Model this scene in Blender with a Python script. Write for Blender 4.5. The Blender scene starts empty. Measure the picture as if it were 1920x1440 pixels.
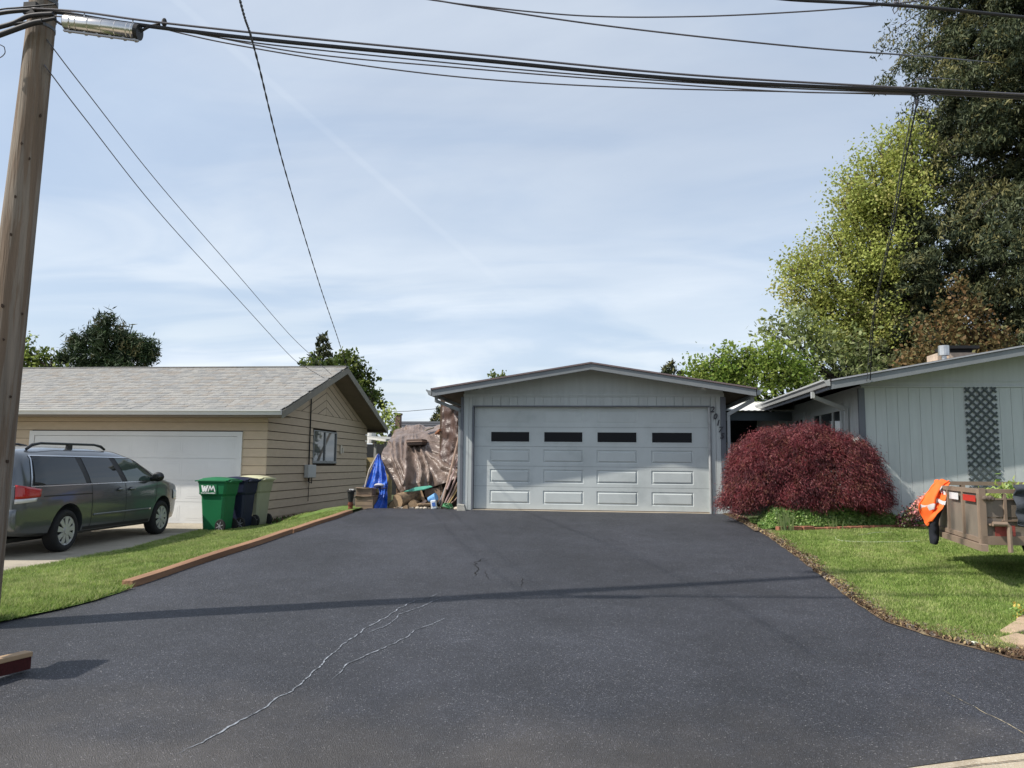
import bpy, math, random
import numpy as np
from math import sin, cos, tan, pi, radians, sqrt, atan2, hypot
from mathutils import Vector, Matrix, noise as mnoise

S = bpy.context.scene
C = S.collection
random.seed(7)
rng = np.random.default_rng(7)

# ------------------------------------------------------------------ camera
YAW, PITCH, ROLL, FPX = radians(6.4), math.atan(150 / 1442), radians(0.55), 1442.0
f0 = Vector((-sin(YAW) * cos(PITCH), cos(YAW) * cos(PITCH), sin(PITCH)))
r0 = Vector((cos(YAW), sin(YAW), 0)); u0 = r0.cross(f0)
RV = r0 * cos(ROLL) + u0 * sin(ROLL); UV = -r0 * sin(ROLL) + u0 * cos(ROLL)
cam = bpy.data.cameras.new('camera'); cam.sensor_width = 36; cam.lens = 36 * FPX / 1920
cam.clip_start = 0.05; cam.clip_end = 3000
co = bpy.data.objects.new('camera', cam); C.objects.link(co)
co.matrix_world = Matrix((RV, UV, -f0)).transposed().to_4x4()
S.camera = co

def ray(u, v): return f0 + RV * ((u - 960) / FPX) + UV * ((720 - v) / FPX)
def at(u, v, Y):
    """the point at depth Y that stands where pixel (u, v) of the photograph shows it"""
    d = ray(u, v); return d * (Y / d.y)
def atx(u, v, X):
    d = ray(u, v); return d * (X / d.x)

# ------------------------------------------------------------------ light
SUN_EL, SUN_H = radians(46.5), Vector((0.92, 0.392, 0)).normalized()   # SUN_H: the way the light travels
w = bpy.data.worlds.new('World'); S.world = w; w.use_nodes = True
nt = w.node_tree; nt.nodes.clear()
def nn(t, **k):
    n = nt.nodes.new(t)
    for a, b in k.items(): setattr(n, a, b)
    return n
L = nt.links.new
out = nn('ShaderNodeOutputWorld'); bg = nn('ShaderNodeBackground'); L(bg.outputs[0], out.inputs[0])
sky = nn('ShaderNodeTexSky', sky_type='NISHITA', sun_disc=False)
sky.sun_elevation = SUN_EL; sky.sun_rotation = atan2(-SUN_H.x, -SUN_H.y)
sky.air_density = 1.0; sky.dust_density = 1.5; sky.ozone_density = 1.6
tc = nn('ShaderNodeTexCoord'); sep = nn('ShaderNodeSeparateXYZ'); L(tc.outputs['Generated'], sep.inputs[0])
def mth(op, a, b=None, c=None, clamp=False):
    n = nn('ShaderNodeMath', operation=op); n.use_clamp = clamp
    for i, x in enumerate((a, b, c)):
        if x is None: continue
        if isinstance(x, (int, float)): n.inputs[i].default_value = x
        else: L(x, n.inputs[i])
    return n.outputs[0]
zc = mth('MAXIMUM', mth('ADD', sep.outputs[2], 0.10), 0.03)
px = mth('DIVIDE', sep.outputs[0], zc); py = mth('DIVIDE', sep.outputs[1], zc)
cmb = nn('ShaderNodeCombineXYZ'); L(px, cmb.inputs[0]); L(py, cmb.inputs[1])
mp = nn('ShaderNodeMapping'); mp.inputs['Rotation'].default_value = (0, 0, radians(24)); mp.inputs['Scale'].default_value = (0.55, 1.0, 1)
mp.inputs['Location'].default_value = (1.3, 4.1, 0)
L(cmb.outputs[0], mp.inputs[0])
def noi(vec, scale, det, rough=.5, dist=0.0):
    n = nn('ShaderNodeTexNoise'); n.inputs['Scale'].default_value = scale; n.inputs['Detail'].default_value = det
    n.inputs['Roughness'].default_value = rough; n.inputs['Distortion'].default_value = dist; L(vec, n.inputs['Vector']); return n.outputs[0]
n1 = noi(mp.outputs[0], 0.55, 7, .52, .7); n2 = noi(mp.outputs[0], 2.4, 8, .62, .5)
def ramp(x, a, b):
    n = nn('ShaderNodeMapRange', interpolation_type='SMOOTHSTEP'); n.inputs['From Min'].default_value = a; n.inputs['From Max'].default_value = b
    L(x, n.inputs['Value']); return n.outputs[0]
cirrus = mth('MULTIPLY_ADD', ramp(mth('MULTIPLY_ADD', n2, 0.15, n1), 0.48, 0.86), 0.45, 0.45)
low = mth('SUBTRACT', 1.0, ramp(sep.outputs[2], 0.02, 0.42))
mask = mth('ADD', cirrus, mth('MULTIPLY', low, 0.24), clamp=True)
# the contrail: a soft band round the plane through two directions of the sky
a1, a2 = ray(330, 0).normalized(), ray(745, 362).normalized(); cn = a1.cross(a2).normalized()
dt = nn('ShaderNodeVectorMath', operation='DOT_PRODUCT'); L(tc.outputs['Generated'], dt.inputs[0]); dt.inputs[1].default_value = cn
band = mth('SUBTRACT', 1.0, ramp(mth('ABSOLUTE', dt.outputs['Value']), 0.0015, 0.006))
d2 = nn('ShaderNodeVectorMath', operation='DOT_PRODUCT'); L(tc.outputs['Generated'], d2.inputs[0]); d2.inputs[1].default_value = (a1 * .62 + a2 * .38).normalized()
band = mth('MULTIPLY', mth('MULTIPLY', band, ramp(d2.outputs['Value'], 0.90, 0.985)), 0.05)
mask = mth('ADD', mask, band, clamp=True)
# low cumulus near the horizon
n3 = noi(tc.outputs['Generated'], 9.0, 6, .55, .2)
cum = mth('MULTIPLY', ramp(n3, 0.46, 0.60), mth('MULTIPLY', ramp(sep.outputs[2], 0.01, 0.05), mth('SUBTRACT', 1.0, ramp(sep.outputs[2], 0.085, 0.13))))
n4 = noi(mp.outputs[0], 1.1, 5, .5, 1.2)
vc = nn('ShaderNodeMix', data_type='RGBA'); L(ramp(n4, 0.36, 0.60), vc.inputs[0]); vc.inputs[6].default_value = (4.55, 5.3, 6.3, 1); vc.inputs[7].default_value = (5.85, 6.35, 6.9, 1)
mix = nn('ShaderNodeMix', data_type='RGBA'); L(mask, mix.inputs[0]); L(sky.outputs[0], mix.inputs[6]); L(vc.outputs[2], mix.inputs[7])
mix2 = nn('ShaderNodeMix', data_type='RGBA'); L(mth('MULTIPLY', cum, 0.55), mix2.inputs[0]); L(mix.outputs[2], mix2.inputs[6]); mix2.inputs[7].default_value = (8.2, 8.4, 8.6, 1)
L(mix2.outputs[2], bg.inputs[0]); bg.inputs[1].default_value = 0.125

sl = bpy.data.lights.new('sun', 'SUN'); sl.energy = 4.6; sl.angle = radians(0.8); sl.color = (1.0, 0.94, 0.85)
so = bpy.data.objects.new('sun', sl); C.objects.link(so)
sd = Vector((SUN_H.x * cos(SUN_EL), SUN_H.y * cos(SUN_EL), -sin(SUN_EL)))
so.rotation_euler = sd.to_track_quat('-Z', 'Y').to_euler(); so.location = (-8, -4, 20)
vs = S.view_settings; vs.view_transform = 'Standard'; vs.look = 'None'; vs.exposure = 0.30; vs.gamma = 1; vs.use_curve_mapping = False

# ------------------------------------------------------------------ materials
MATS = {}
def M(name, col, rough=.7, var=.12, scale=2.5, bump=0.0, bscale=40, metal=0, stretch=(1, 1, 1), spec=.4, orand=0.0,
      col2=None, c2scale=1.2, c2lo=.5, c2hi=.65, coat=0, trans=0, speck=None, sheen=0):
    if name in MATS: return MATS[name]
    m = bpy.data.materials.new(name); m.use_nodes = True; t = m.node_tree; N = t.nodes; K = t.links.new
    b = N['Principled BSDF']
    g = N.new('ShaderNodeNewGeometry'); mp = N.new('ShaderNodeMapping'); mp.inputs['Scale'].default_value = stretch; K(g.outputs['Position'], mp.inputs[0])
    n = N.new('ShaderNodeTexNoise'); n.inputs['Scale'].default_value = scale; n.inputs['Detail'].default_value = 6; n.inputs['Roughness'].default_value = .62
    K(mp.outputs[0], n.inputs['Vector'])
    mr = N.new('ShaderNodeMapRange'); mr.inputs['From Min'].default_value = .28; mr.inputs['From Max'].default_value = .72
    mr.inputs['To Min'].default_value = 1 - var; mr.inputs['To Max'].default_value = 1 + var; K(n.outputs[0], mr.inputs['Value'])
    fac = mr.outputs[0]
    if orand:
        oi = N.new('ShaderNodeObjectInfo'); r2 = N.new('ShaderNodeMapRange'); r2.inputs['To Min'].default_value = 1 - orand; r2.inputs['To Max'].default_value = 1 + orand
        K(oi.outputs['Random'], r2.inputs['Value']); mu = N.new('ShaderNodeMath'); mu.operation = 'MULTIPLY'; K(fac, mu.inputs[0]); K(r2.outputs[0], mu.inputs[1]); fac = mu.outputs[0]
    src = None
    if col2:
        nb = N.new('ShaderNodeTexNoise'); nb.inputs['Scale'].default_value = c2scale; nb.inputs['Detail'].default_value = 7; nb.inputs['Roughness'].default_value = .65; K(mp.outputs[0], nb.inputs['Vector'])
        mb = N.new('ShaderNodeMapRange'); mb.interpolation_type = 'SMOOTHSTEP'; mb.inputs['From Min'].default_value = c2lo; mb.inputs['From Max'].default_value = c2hi; K(nb.outputs[0], mb.inputs['Value'])
        mx = N.new('ShaderNodeMix'); mx.data_type = 'RGBA'; K(mb.outputs[0], mx.inputs[0]); mx.inputs[6].default_value = (*col, 1); mx.inputs[7].default_value = (*col2, 1); src = mx.outputs[2]
    if speck:
        sc, amt, scol = speck
        vo = N.new('ShaderNodeTexVoronoi'); vo.inputs['Scale'].default_value = sc; K(g.outputs['Position'], vo.inputs['Vector'])
        sp = N.new('ShaderNodeSeparateColor'); K(vo.outputs['Color'], sp.inputs[0])
        cr = N.new('ShaderNodeMapRange'); cr.inputs['From Min'].default_value = 1 - amt; cr.inputs['From Max'].default_value = 1; K(sp.outputs[0], cr.inputs['Value'])
        mx2 = N.new('ShaderNodeMix'); mx2.data_type = 'RGBA'; K(cr.outputs[0], mx2.inputs[0])
        if src: K(src, mx2.inputs[6])
        else: mx2.inputs[6].default_value = (*col, 1)
        mx2.inputs[7].default_value = (*scol, 1); src = mx2.outputs[2]
    vm = N.new('ShaderNodeVectorMath'); vm.operation = 'SCALE'
    if src: K(src, vm.inputs[0])
    else: vm.inputs[0].default_value = col
    K(fac, vm.inputs['Scale']); K(vm.outputs[0], b.inputs['Base Color'])
    b.inputs['Roughness'].default_value = rough; b.inputs['Metallic'].default_value = metal; b.inputs['Specular IOR Level'].default_value = spec
    if coat: b.inputs['Coat Weight'].default_value = coat; b.inputs['Coat Roughness'].default_value = .08
    if bump:
        n2 = N.new('ShaderNodeTexNoise'); n2.inputs['Scale'].default_value = bscale; n2.inputs['Detail'].default_value = 5; K(mp.outputs[0], n2.inputs['Vector'])
        bp = N.new('ShaderNodeBump'); bp.inputs['Strength'].default_value = min(1, bump); bp.inputs['Distance'].default_value = .01; K(n2.outputs[0], bp.inputs['Height']); K(bp.outputs[0], b.inputs['Normal'])
    if trans:
        o = N['Material Output']; tr = N.new('ShaderNodeBsdfTranslucent'); K(vm.outputs[0], tr.inputs[0]); ms = N.new('ShaderNodeMixShader'); ms.inputs[0].default_value = trans
        K(b.outputs[0], ms.inputs[1]); K(tr.outputs[0], ms.inputs[2]); K(ms.outputs[0], o.inputs[0])
    MATS[name] = m; return m

def glass(name, col=(0.02, 0.025, 0.03), rough=.03):
    if name in MATS: return MATS[name]
    m = bpy.data.materials.new(name); m.use_nodes = True; b = m.node_tree.nodes['Principled BSDF']
    b.inputs['Base Color'].default_value = (*col, 1); b.inputs['Roughness'].default_value = rough; b.inputs['Specular IOR Level'].default_value = .6
    MATS[name] = m; return m

# ------------------------------------------------------------------ mesh helpers
def wloc(o):
    v = Vector((0, 0, 0))
    while o is not None: v += o.location; o = o.parent
    return v
def tag(o, label=None, cat=None, group=None, kind=None):
    if label: o['label'] = label
    if cat: o['category'] = cat
    if group: o['group'] = group
    if kind: o['kind'] = kind
    return o
def empty(name, loc, label=None, cat=None, group=None, rz=0.0):
    o = bpy.data.objects.new(name, None); C.objects.link(o); o.location = loc; o.rotation_euler = (0, 0, rz); o.empty_display_size = .2
    return tag(o, label, cat, group)
def link(name, me, parent=None, loc=(0, 0, 0)):
    o = bpy.data.objects.new(name, me); C.objects.link(o); o.parent = parent; o.location = loc; return o

class MB:
    def __init__(s): s.v = []; s.f = []; s.m = []; s.mi = 0
    def add(s, vs, fs):
        k = len(s.v); s.v += [tuple(v) for v in vs]
        for f in fs: s.f.append(tuple(i + k for i in f)); s.m.append(s.mi)
        return s
    def box(s, x0, x1, y0, y1, z0, z1, rot=None, piv=None):
        vs = [Vector((x, y, z)) for z in (z0, z1) for y in (y0, y1) for x in (x0, x1)]
        if rot is not None:
            p = Vector(piv) if piv is not None else Vector(((x0 + x1) / 2, (y0 + y1) / 2, (z0 + z1) / 2)); vs = [rot @ (q - p) + p for q in vs]
        return s.add(vs, [(0, 2, 3, 1), (4, 5, 7, 6), (0, 1, 5, 4), (2, 6, 7, 3), (0, 4, 6, 2), (1, 3, 7, 5)])
    def prism(s, poly, d):
        """poly: list of 3D points (planar); d: extrusion vector"""
        n = len(poly); d = Vector(d); a = [Vector(p) for p in poly]; b = [p + d for p in a]
        nrm = sum(((a[i] - a[0]).cross(a[(i + 1) % n] - a[0]) for i in range(1, n - 1)), Vector((0, 0, 0)))
        if nrm.dot(d) > 0: a.reverse(); b.reverse()
        return s.add(a + b, [tuple(range(n)), tuple(range(2 * n - 1, n - 1, -1))] + [(i, i + n, (i + 1) % n + n, (i + 1) % n) for i in range(n)])
    def beam(s, p, q, w, h, up=(0, 0, 1)):
        p, q = Vector(p), Vector(q); d = (q - p).normalized(); sd = d.cross(Vector(up)).normalized(); u = sd.cross(d)
        a = [p + sd * x * w / 2 + u * y * h / 2 for x, y in ((-1, -1), (1, -1), (1, 1), (-1, 1))]
        return s.prism(a, q - p)
    def tube(s, pts, r, n=8, caps=True):
        pts = [Vector(p) for p in pts]; rs = r if isinstance(r, (list, tuple)) else [r] * len(pts); k = len(s.v); ref = None
        for i, p in enumerate(pts):
            d = (pts[min(i + 1, len(pts) - 1)] - pts[max(i - 1, 0)]).normalized()
            if ref is None: ref = d.orthogonal().normalized()
            ref = (ref - d * ref.dot(d)).normalized(); e = d.cross(ref)
            for j in range(n):
                a = 2 * pi * j / n; s.v.append(tuple(p + (ref * cos(a) + e * sin(a)) * rs[i]))
        for i in range(len(pts) - 1):
            for j in range(n):
                s.f.append((k + i * n + j, k + i * n + (j + 1) % n, k + (i + 1) * n + (j + 1) % n, k + (i + 1) * n + j)); s.m.append(s.mi)
        if caps:
            s.f.append(tuple(k + j for j in range(n - 1, -1, -1))); s.m.append(s.mi)
            s.f.append(tuple(k + (len(pts) - 1) * n + j for j in range(n))); s.m.append(s.mi)
        return s
    def cyl(s, p, q, r, r2=None, n=16): return s.tube([p, q], [r, r if r2 is None else r2], n)
    def ball(s, c, r, n=10, m=6, sc=(1, 1, 1)):
        c = Vector(c); k = len(s.v)
        for i in range(m + 1):
            t = pi * i / m
            for j in range(n): s.v.append((c.x + r * sc[0] * sin(t) * cos(2 * pi * j / n), c.y + r * sc[1] * sin(t) * sin(2 * pi * j / n), c.z + r * sc[2] * cos(t)))
        for i in range(m):
            for j in range(n): s.f.append((k + i * n + j, k + (i + 1) * n + j, k + (i + 1) * n + (j + 1) % n, k + i * n + (j + 1) % n)); s.m.append(s.mi)
        return s
    def grid(s, fn, nu, nv):
        k = len(s.v)
        for j in range(nv + 1):
            for i in range(nu + 1): s.v.append(tuple(fn(i / nu, j / nv)))
        for j in range(nv):
            for i in range(nu):
                a = k + j * (nu + 1) + i; s.f.append((a, a + 1, a + nu + 2, a + nu + 1)); s.m.append(s.mi)
        return s
    def build(s, name, mat, parent=None, smooth=False, bevel=0.0, solid=0.0, sub=0, local=False):
        off = Vector((0, 0, 0)) if (local or parent is None) else wloc(parent)
        me = bpy.data.meshes.new(name); me.from_pydata([(a - off.x, b - off.y, c - off.z) for a, b, c in s.v], [], s.f)
        for m in (mat if isinstance(mat, (list, tuple)) else [mat]): me.materials.append(m)
        if isinstance(mat, (list, tuple)) and len(mat) > 1: me.polygons.foreach_set('material_index', s.m)
        if smooth: me.polygons.foreach_set('use_smooth', [True] * len(me.polygons))
        me.update(); o = link(name, me, parent)
        if sub: md = o.modifiers.new('sub', 'SUBSURF'); md.levels = md.render_levels = sub
        if solid: md = o.modifiers.new('solid', 'SOLIDIFY'); md.thickness = solid; md.offset = 0
        if bevel: md = o.modifiers.new('bev', 'BEVEL'); md.width = bevel; md.segments = 2; md.limit_method = 'ANGLE'; md.angle_limit = radians(40)
        return o

def npmesh(name, V, nper, mats, parent=None, midx=None, off=None, smooth=False):
    """V: (N*nper,3) array of N separate polygons with nper corners each"""
    V = np.asarray(V, dtype=np.float32)
    if parent is not None: V = V - np.array(wloc(parent), dtype=np.float32)
    n = len(V) // nper; me = bpy.data.meshes.new(name)
    me.vertices.add(len(V)); me.vertices.foreach_set('co', V.ravel())
    me.loops.add(len(V)); me.loops.foreach_set('vertex_index', np.arange(len(V), dtype=np.int32))
    me.polygons.add(n); me.polygons.foreach_set('loop_start', np.arange(0, len(V), nper, dtype=np.int32))
    for m in (mats if isinstance(mats, (list, tuple)) else [mats]): me.materials.append(m)
    if midx is not None: me.polygons.foreach_set('material_index', np.asarray(midx, dtype=np.int32))
    me.update(calc_edges=True); return link(name, me, parent)

def leaf_quads(P, size, aspect=1.0, up_bias=0.0, droop=None, wf=.8):
    """random little quads round the points P"""
    n = len(P); a = rng.normal(size=(n, 3)); a[:, 2] *= (1 - up_bias)
    if droop is not None: a = a * (1 - droop) + np.array([0, 0, -1.]) * droop * 2
    a /= np.linalg.norm(a, axis=1, keepdims=True) + 1e-9
    b = rng.normal(size=(n, 3)); b -= (b * a).sum(1, keepdims=True) * a; b /= np.linalg.norm(b, axis=1, keepdims=True) + 1e-9
    s = (size * rng.uniform(.6, 1.35, n))[:, None]; a = a * s * .5 * aspect; b = b * s * .5
    V = np.empty((n, 4, 3)); V[:, 0] = P - a; V[:, 1] = P + b * wf - a * .1; V[:, 2] = P + a; V[:, 3] = P - b * wf - a * .1
    return V.reshape(-1, 3)

# ------------------------------------------------------------------ ground
def sst(t): t = max(0.0, min(1.0, t)); return t * t * (3 - 2 * t)
def drive_z(y):
    yy = min(max(y, 3.6), 16.2); return -0.97 - 0.0475 * (16.2 - yy)
def gz(x, y):
    z = drive_z(y)
    if x < -5.1:
        low = -1.42 if y > 7 else min(-1.42, z)
        z = z + (low - z) * sst((-5.1 - x) / 2.0) if y < 15.4 else z + (low - z) * sst((-5.6 - x) / 1.5)
    return z
DRIVE_EDGE_L = [(2.9, -6.2), (4.2, -6.0), (5.2, -5.75), (6.4, -5.27), (7.0, -5.06), (7.4, -5.0), (8, -4.98), (15.2, -4.93), (16.0, -4.9), (16.35, -4.9)]
DRIVE_EDGE_R = [(2.9, 6.5), (4.6, 4.6), (5.4, 4.15), (5.9, 3.72), (6.4, 3.14), (6.9, 2.80), (7.5, 2.57), (8.4, 2.56), (9.6, 2.62), (11, 2.68), (13, 2.72), (14.4, 2.66), (15.8, 2.58), (16.35, 2.5)]
def interp(tab, y):
    if y <= tab[0][0]: return tab[0][1]
    for (a, b), (c, d) in zip(tab, tab[1:]):
        if y <= c: return b + (d - b) * (y - a) / (c - a)
    return tab[-1][1]
xl = lambda y: interp(DRIVE_EDGE_L, y) + .015 * mnoise.noise((0, y * 5, 0))
xr = lambda y: interp(DRIVE_EDGE_R, y) + .03 * mnoise.noise((3, y * 4, 0)) + .02 * mnoise.noise((5, y * 13, 0))

soil = M('soil', (0.10, 0.068, 0.045), .95, .4, 9, bump=1, bscale=60, col2=(0.19, 0.15, 0.085), c2scale=5)
def ground():
    m = MB()
    xs = [-400, -120, -40, -20] + list(np.arange(-14, 14.01, .4)) + [20, 40, 120, 400]
    ys = [-200, -60, -20, -8] + list(np.arange(-4, 26.01, .4)) + [34, 60, 150, 400, 900]
    m.add([(x, y, gz(x, y) - 0.035) for y in ys for x in xs], [(j * len(xs) + i, j * len(xs) + i + 1, (j + 1) * len(xs) + i + 1, (j + 1) * len(xs) + i) for j in range(len(ys) - 1) for i in range(len(xs) - 1)])
    tag(m.build('ground', M('earth_and_turf', (0.055, 0.075, 0.025), .95, .35, 6, bump=1, bscale=40, col2=(0.10, 0.075, 0.045), c2scale=1.3), smooth=True), kind='structure')
ground()

# asphalt
def asphalt_mat():
    m = bpy.data.materials.new('fresh_sealed_asphalt'); m.use_nodes = True; t = m.node_tree; N = t.nodes; K = t.links.new; b = N['Principled BSDF']
    g = N.new('ShaderNodeNewGeometry')
    vo = N.new('ShaderNodeTexVoronoi'); vo.inputs['Scale'].default_value = 150; K(g.outputs['Position'], vo.inputs['Vector'])
    sp = N.new('ShaderNodeSeparateColor'); K(vo.outputs['Color'], sp.inputs[0])
    cr = N.new('ShaderNodeValToRGB'); K(sp.outputs[0], cr.inputs[0]); e = cr.color_ramp.elements
    e[0].position = 0; e[0].color = (0.018, 0.020, 0.027, 1); e[1].position = 1; e[1].color = (0.27, 0.27, 0.27, 1)
    for p, c in ((.5, .033), (.86, .050), (.975, .10)):
        q = e.new(p); q.color = (c * .92, c * .98, c * 1.22, 1)
    n = N.new('ShaderNodeTexNoise'); n.inputs['Scale'].default_value = .55; n.inputs['Detail'].default_value = 6; n.inputs['Roughness'].default_value = .6; K(g.outputs['Position'], n.inputs['Vector'])
    mr = N.new('ShaderNodeMapRange'); mr.inputs['From Min'].default_value = .3; mr.inputs['From Max'].default_value = .7; mr.inputs['To Min'].default_value = .66; mr.inputs['To Max'].default_value = 1.28; K(n.outputs[0], mr.inputs['Value'])
    ns = N.new('ShaderNodeTexNoise'); ns.inputs['Scale'].default_value = 2.7; ns.inputs['Detail'].default_value = 8; ns.inputs['Roughness'].default_value = .7; K(g.outputs['Position'], ns.inputs['Vector'])
    rs_ = N.new('ShaderNodeMapRange'); rs_.inputs['From Min'].default_value = .35; rs_.inputs['From Max'].default_value = .68; rs_.inputs['To Min'].default_value = .86; rs_.inputs['To Max'].default_value = 1.22; K(ns.outputs[0], rs_.inputs['Value'])
    mm_ = N.new('ShaderNodeMath'); mm_.operation = 'MULTIPLY'; K(mr.outputs[0], mm_.inputs[0]); K(rs_.outputs[0], mm_.inputs[1])
    # dust towards the street end, as swept
    sx = N.new('ShaderNodeSeparateXYZ'); K(g.outputs['Position'], sx.inputs[0])
    dn = N.new('ShaderNodeTexNoise'); dn.inputs['Scale'].default_value = 1.6; dn.inputs['Detail'].default_value = 7; K(g.outputs['Position'], dn.inputs['Vector'])
    da = N.new('ShaderNodeMath'); da.operation = 'MULTIPLY_ADD'; K(dn.outputs[0], da.inputs[0]); da.inputs[1].default_value = 2.6; K(sx.outputs[1], da.inputs[2])
    dr = N.new('ShaderNodeMapRange'); dr.interpolation_type = 'SMOOTHSTEP'; dr.inputs['From Min'].default_value = 4.9; dr.inputs['From Max'].default_value = 6.6; dr.inputs['To Min'].default_value = .42; dr.inputs['To Max'].default_value = 0; K(da.outputs[0], dr.inputs['Value'])
    mx = N.new('ShaderNodeMix'); mx.data_type = 'RGBA'; K(dr.outputs[0], mx.inputs[0]); K(cr.outputs[0], mx.inputs[6]); mx.inputs[7].default_value = (0.11, 0.095, 0.078, 1)
    vm = N.new('ShaderNodeVectorMath'); vm.operation = 'SCALE'; K(mx.outputs[2], vm.inputs[0]); K(mm_.outputs[0], vm.inputs['Scale']); K(vm.outputs[0], b.inputs['Base Color'])
    b.inputs['Roughness'].default_value = .62; b.inputs['Specular IOR Level'].default_value = .45
    n2 = N.new('ShaderNodeTexNoise'); n2.inputs['Scale'].default_value = 120; n2.inputs['Detail'].default_value = 3; K(g.outputs['Position'], n2.inputs['Vector'])
    ad = N.new('ShaderNodeMath'); ad.operation = 'ADD'; K(vo.outputs['Distance'], ad.inputs[0]); K(n2.outputs[0], ad.inputs[1])
    bp = N.new('ShaderNodeBump'); bp.inputs['Strength'].default_value = 1.0; bp.inputs['Distance'].default_value = .008; K(ad.outputs[0], bp.inputs['Height']); K(bp.outputs[0], b.inputs['Normal'])
    return m
asphalt = asphalt_mat()
def street_y(x): return 3.72 + .395 * x + .02 * mnoise.noise((x * 3, 0, 0)) + .01 * mnoise.noise((x * 11, 0, 4))
def driveway():
    m = MB(); n = 40; rows = []
    ts = list(np.linspace(0, 1, 90))
    for t in ts:
        row = []
        for i in range(n + 1):
            q = i / n; y = 4.0 + 12.35 * t
            for _ in range(3):
                x = xl(y) + (xr(y) - xl(y)) * q; y0 = street_y(x); y = y0 + (16.35 - y0) * t
            row.append((x, y, drive_z(y) + .006 * mnoise.noise((x * .9, y * .9, 0)) * min(1, t * 8)))
        rows.append(row)
    m.add([p for r in rows for p in r], [(j * (n + 1) + i, j * (n + 1) + i + 1, (j + 1) * (n + 1) + i + 1, (j + 1) * (n + 1) + i) for j in range(len(rows) - 1) for i in range(n)])
    o = m.build('driveway', asphalt, smooth=True); tag(o, kind='structure'); return o
drv = driveway()

def on_drive(u, v):
    d = ray(u, v); a = -0.97 - .0475 * 16.2; t = a / (d.z - .0475 * d.y); return d * t
def crack(pts, wd, mat, jag=.02):
    P = [on_drive(u, v) for u, v in pts]; q = []
    for a, b in zip(P, P[1:]):
        k = max(2, int((b - a).length / .03))
        for i in range(k): q.append(a.lerp(b, i / k))
    q.append(P[-1]); m = MB(); vs = []; N = len(q)
    for i, p in enumerate(q):
        d = (q[min(i + 1, N - 1)] - q[max(i - 1, 0)]).normalized(); nrm = Vector((-d.y, d.x, 0))
        c = p + nrm * (mnoise.noise(p * 9) * jag + mnoise.noise(p * 30) * jag * .4); e = min(1, i / 6, (N - 1 - i) / 6) if N > 12 else 1
        ww = wd * (.35 + .9 * abs(mnoise.noise(p * 14)) + .5 * abs(mnoise.noise(p * 41))) * max(.15, e)
        z = drive_z(c.y) + .006 * mnoise.noise((c.x * .9, c.y * .9, 0)) + .004
        for sgn in (-1, 1): v = c + nrm * ww * sgn; vs.append((v.x, v.y, z))
    m.add(vs, [(2 * i, 2 * i + 1, 2 * i + 3, 2 * i + 2) for i in range(N - 1)])
    return m.build('crack_filler' if mat is filler else 'crack', mat, drv)
filler = M('crack_filler_grey', (0.22, 0.24, 0.27), .8, .6, 30, col2=(0.06, 0.065, 0.075), c2scale=16, c2lo=.44, c2hi=.6)
tancr = M('crack_filler_sand', (0.33, 0.28, 0.19), .9, .5, 22, col2=(0.08, 0.08, 0.075), c2scale=10, c2lo=.5, c2hi=.6)
blackcr = M('open_crack', (0.008, 0.008, 0.008), .95, .1)
crack([(828, 1110), (800, 1122), (775, 1127), (740, 1147), (705, 1170), (690, 1175), (660, 1198), (645, 1207), (617, 1232), (600, 1250), (577, 1270), (550, 1297), (520, 1308), (498, 1325), (480, 1338), (450, 1352), (410, 1375), (380, 1393), (350, 1405), (325, 1416)], .0085, filler)
crack([(833, 1120), (807, 1129), (790, 1138), (760, 1148), (750, 1152), (738, 1165), (720, 1175), (690, 1188)], .008, filler)
crack([(836, 1158), (820, 1167), (790, 1178), (778, 1182), (768, 1192), (750, 1200), (742, 1206), (720, 1215), (690, 1228), (650, 1246), (640, 1260), (622, 1275)], .008, filler)
crack([(1765, 1294), (1790, 1307), (1830, 1327), (1850, 1338), (1872, 1348), (1890, 1357), (1919, 1377), (1945, 1392)], .0055, tancr, .012)
crack([(905, 1045), (893, 1055), (896, 1065), (886, 1082)], .009, blackcr, .05)
crack([(893, 1054), (915, 1050)], .006, blackcr, .03)
crack([(909, 1068), (916, 1088)], .005, blackcr, .03)
crack([(979, 1082), (978, 1102)], .006, blackcr, .03)
crack([(1262, 970), (1310, 971)], .006, filler, .01)

conc = M('broomed_concrete', (0.40, 0.34, 0.25), .9, .12, 5, bump=.6, bscale=120, col2=(0.30, 0.25, 0.18), c2scale=2.2, speck=(140, .2, (.5, .46, .38)))
m = MB()   # street edge of exposed concrete beyond the asphalt
xs = np.arange(-9, 9.01, .15)
m.add([(x, street_y(x) + (.10 if k == 0 else 0) - (0 if k < 2 else 7.0), drive_z(street_y(x)) + (-.012 if k == 0 else -.004 if k == 1 else -.03)) for x in xs for k in range(3)],
      [(3 * i + k, 3 * i + 3 + k, 3 * i + 4 + k, 3 * i + 1 + k) for i in range(len(xs) - 1) for k in range(2)])
tag(m.build('street_pavement', conc), kind='structure')
m = MB()
crk = M('pavement_joint', (0.10, 0.075, 0.05), .95, .2)
m.add([(x, street_y(x) - .085 - .012 * mnoise.noise((x * 6, 9, 0)) - k * .008, drive_z(street_y(x)) + .002) for x in np.arange(.3, 5, .08) for k in (0, 1)], [(2 * i, 2 * i + 1, 2 * i + 3, 2 * i + 2) for i in range(len(np.arange(.3, 5, .08)) - 1)])
tag(m.build('pavement_joint', crk), kind='structure')

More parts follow.
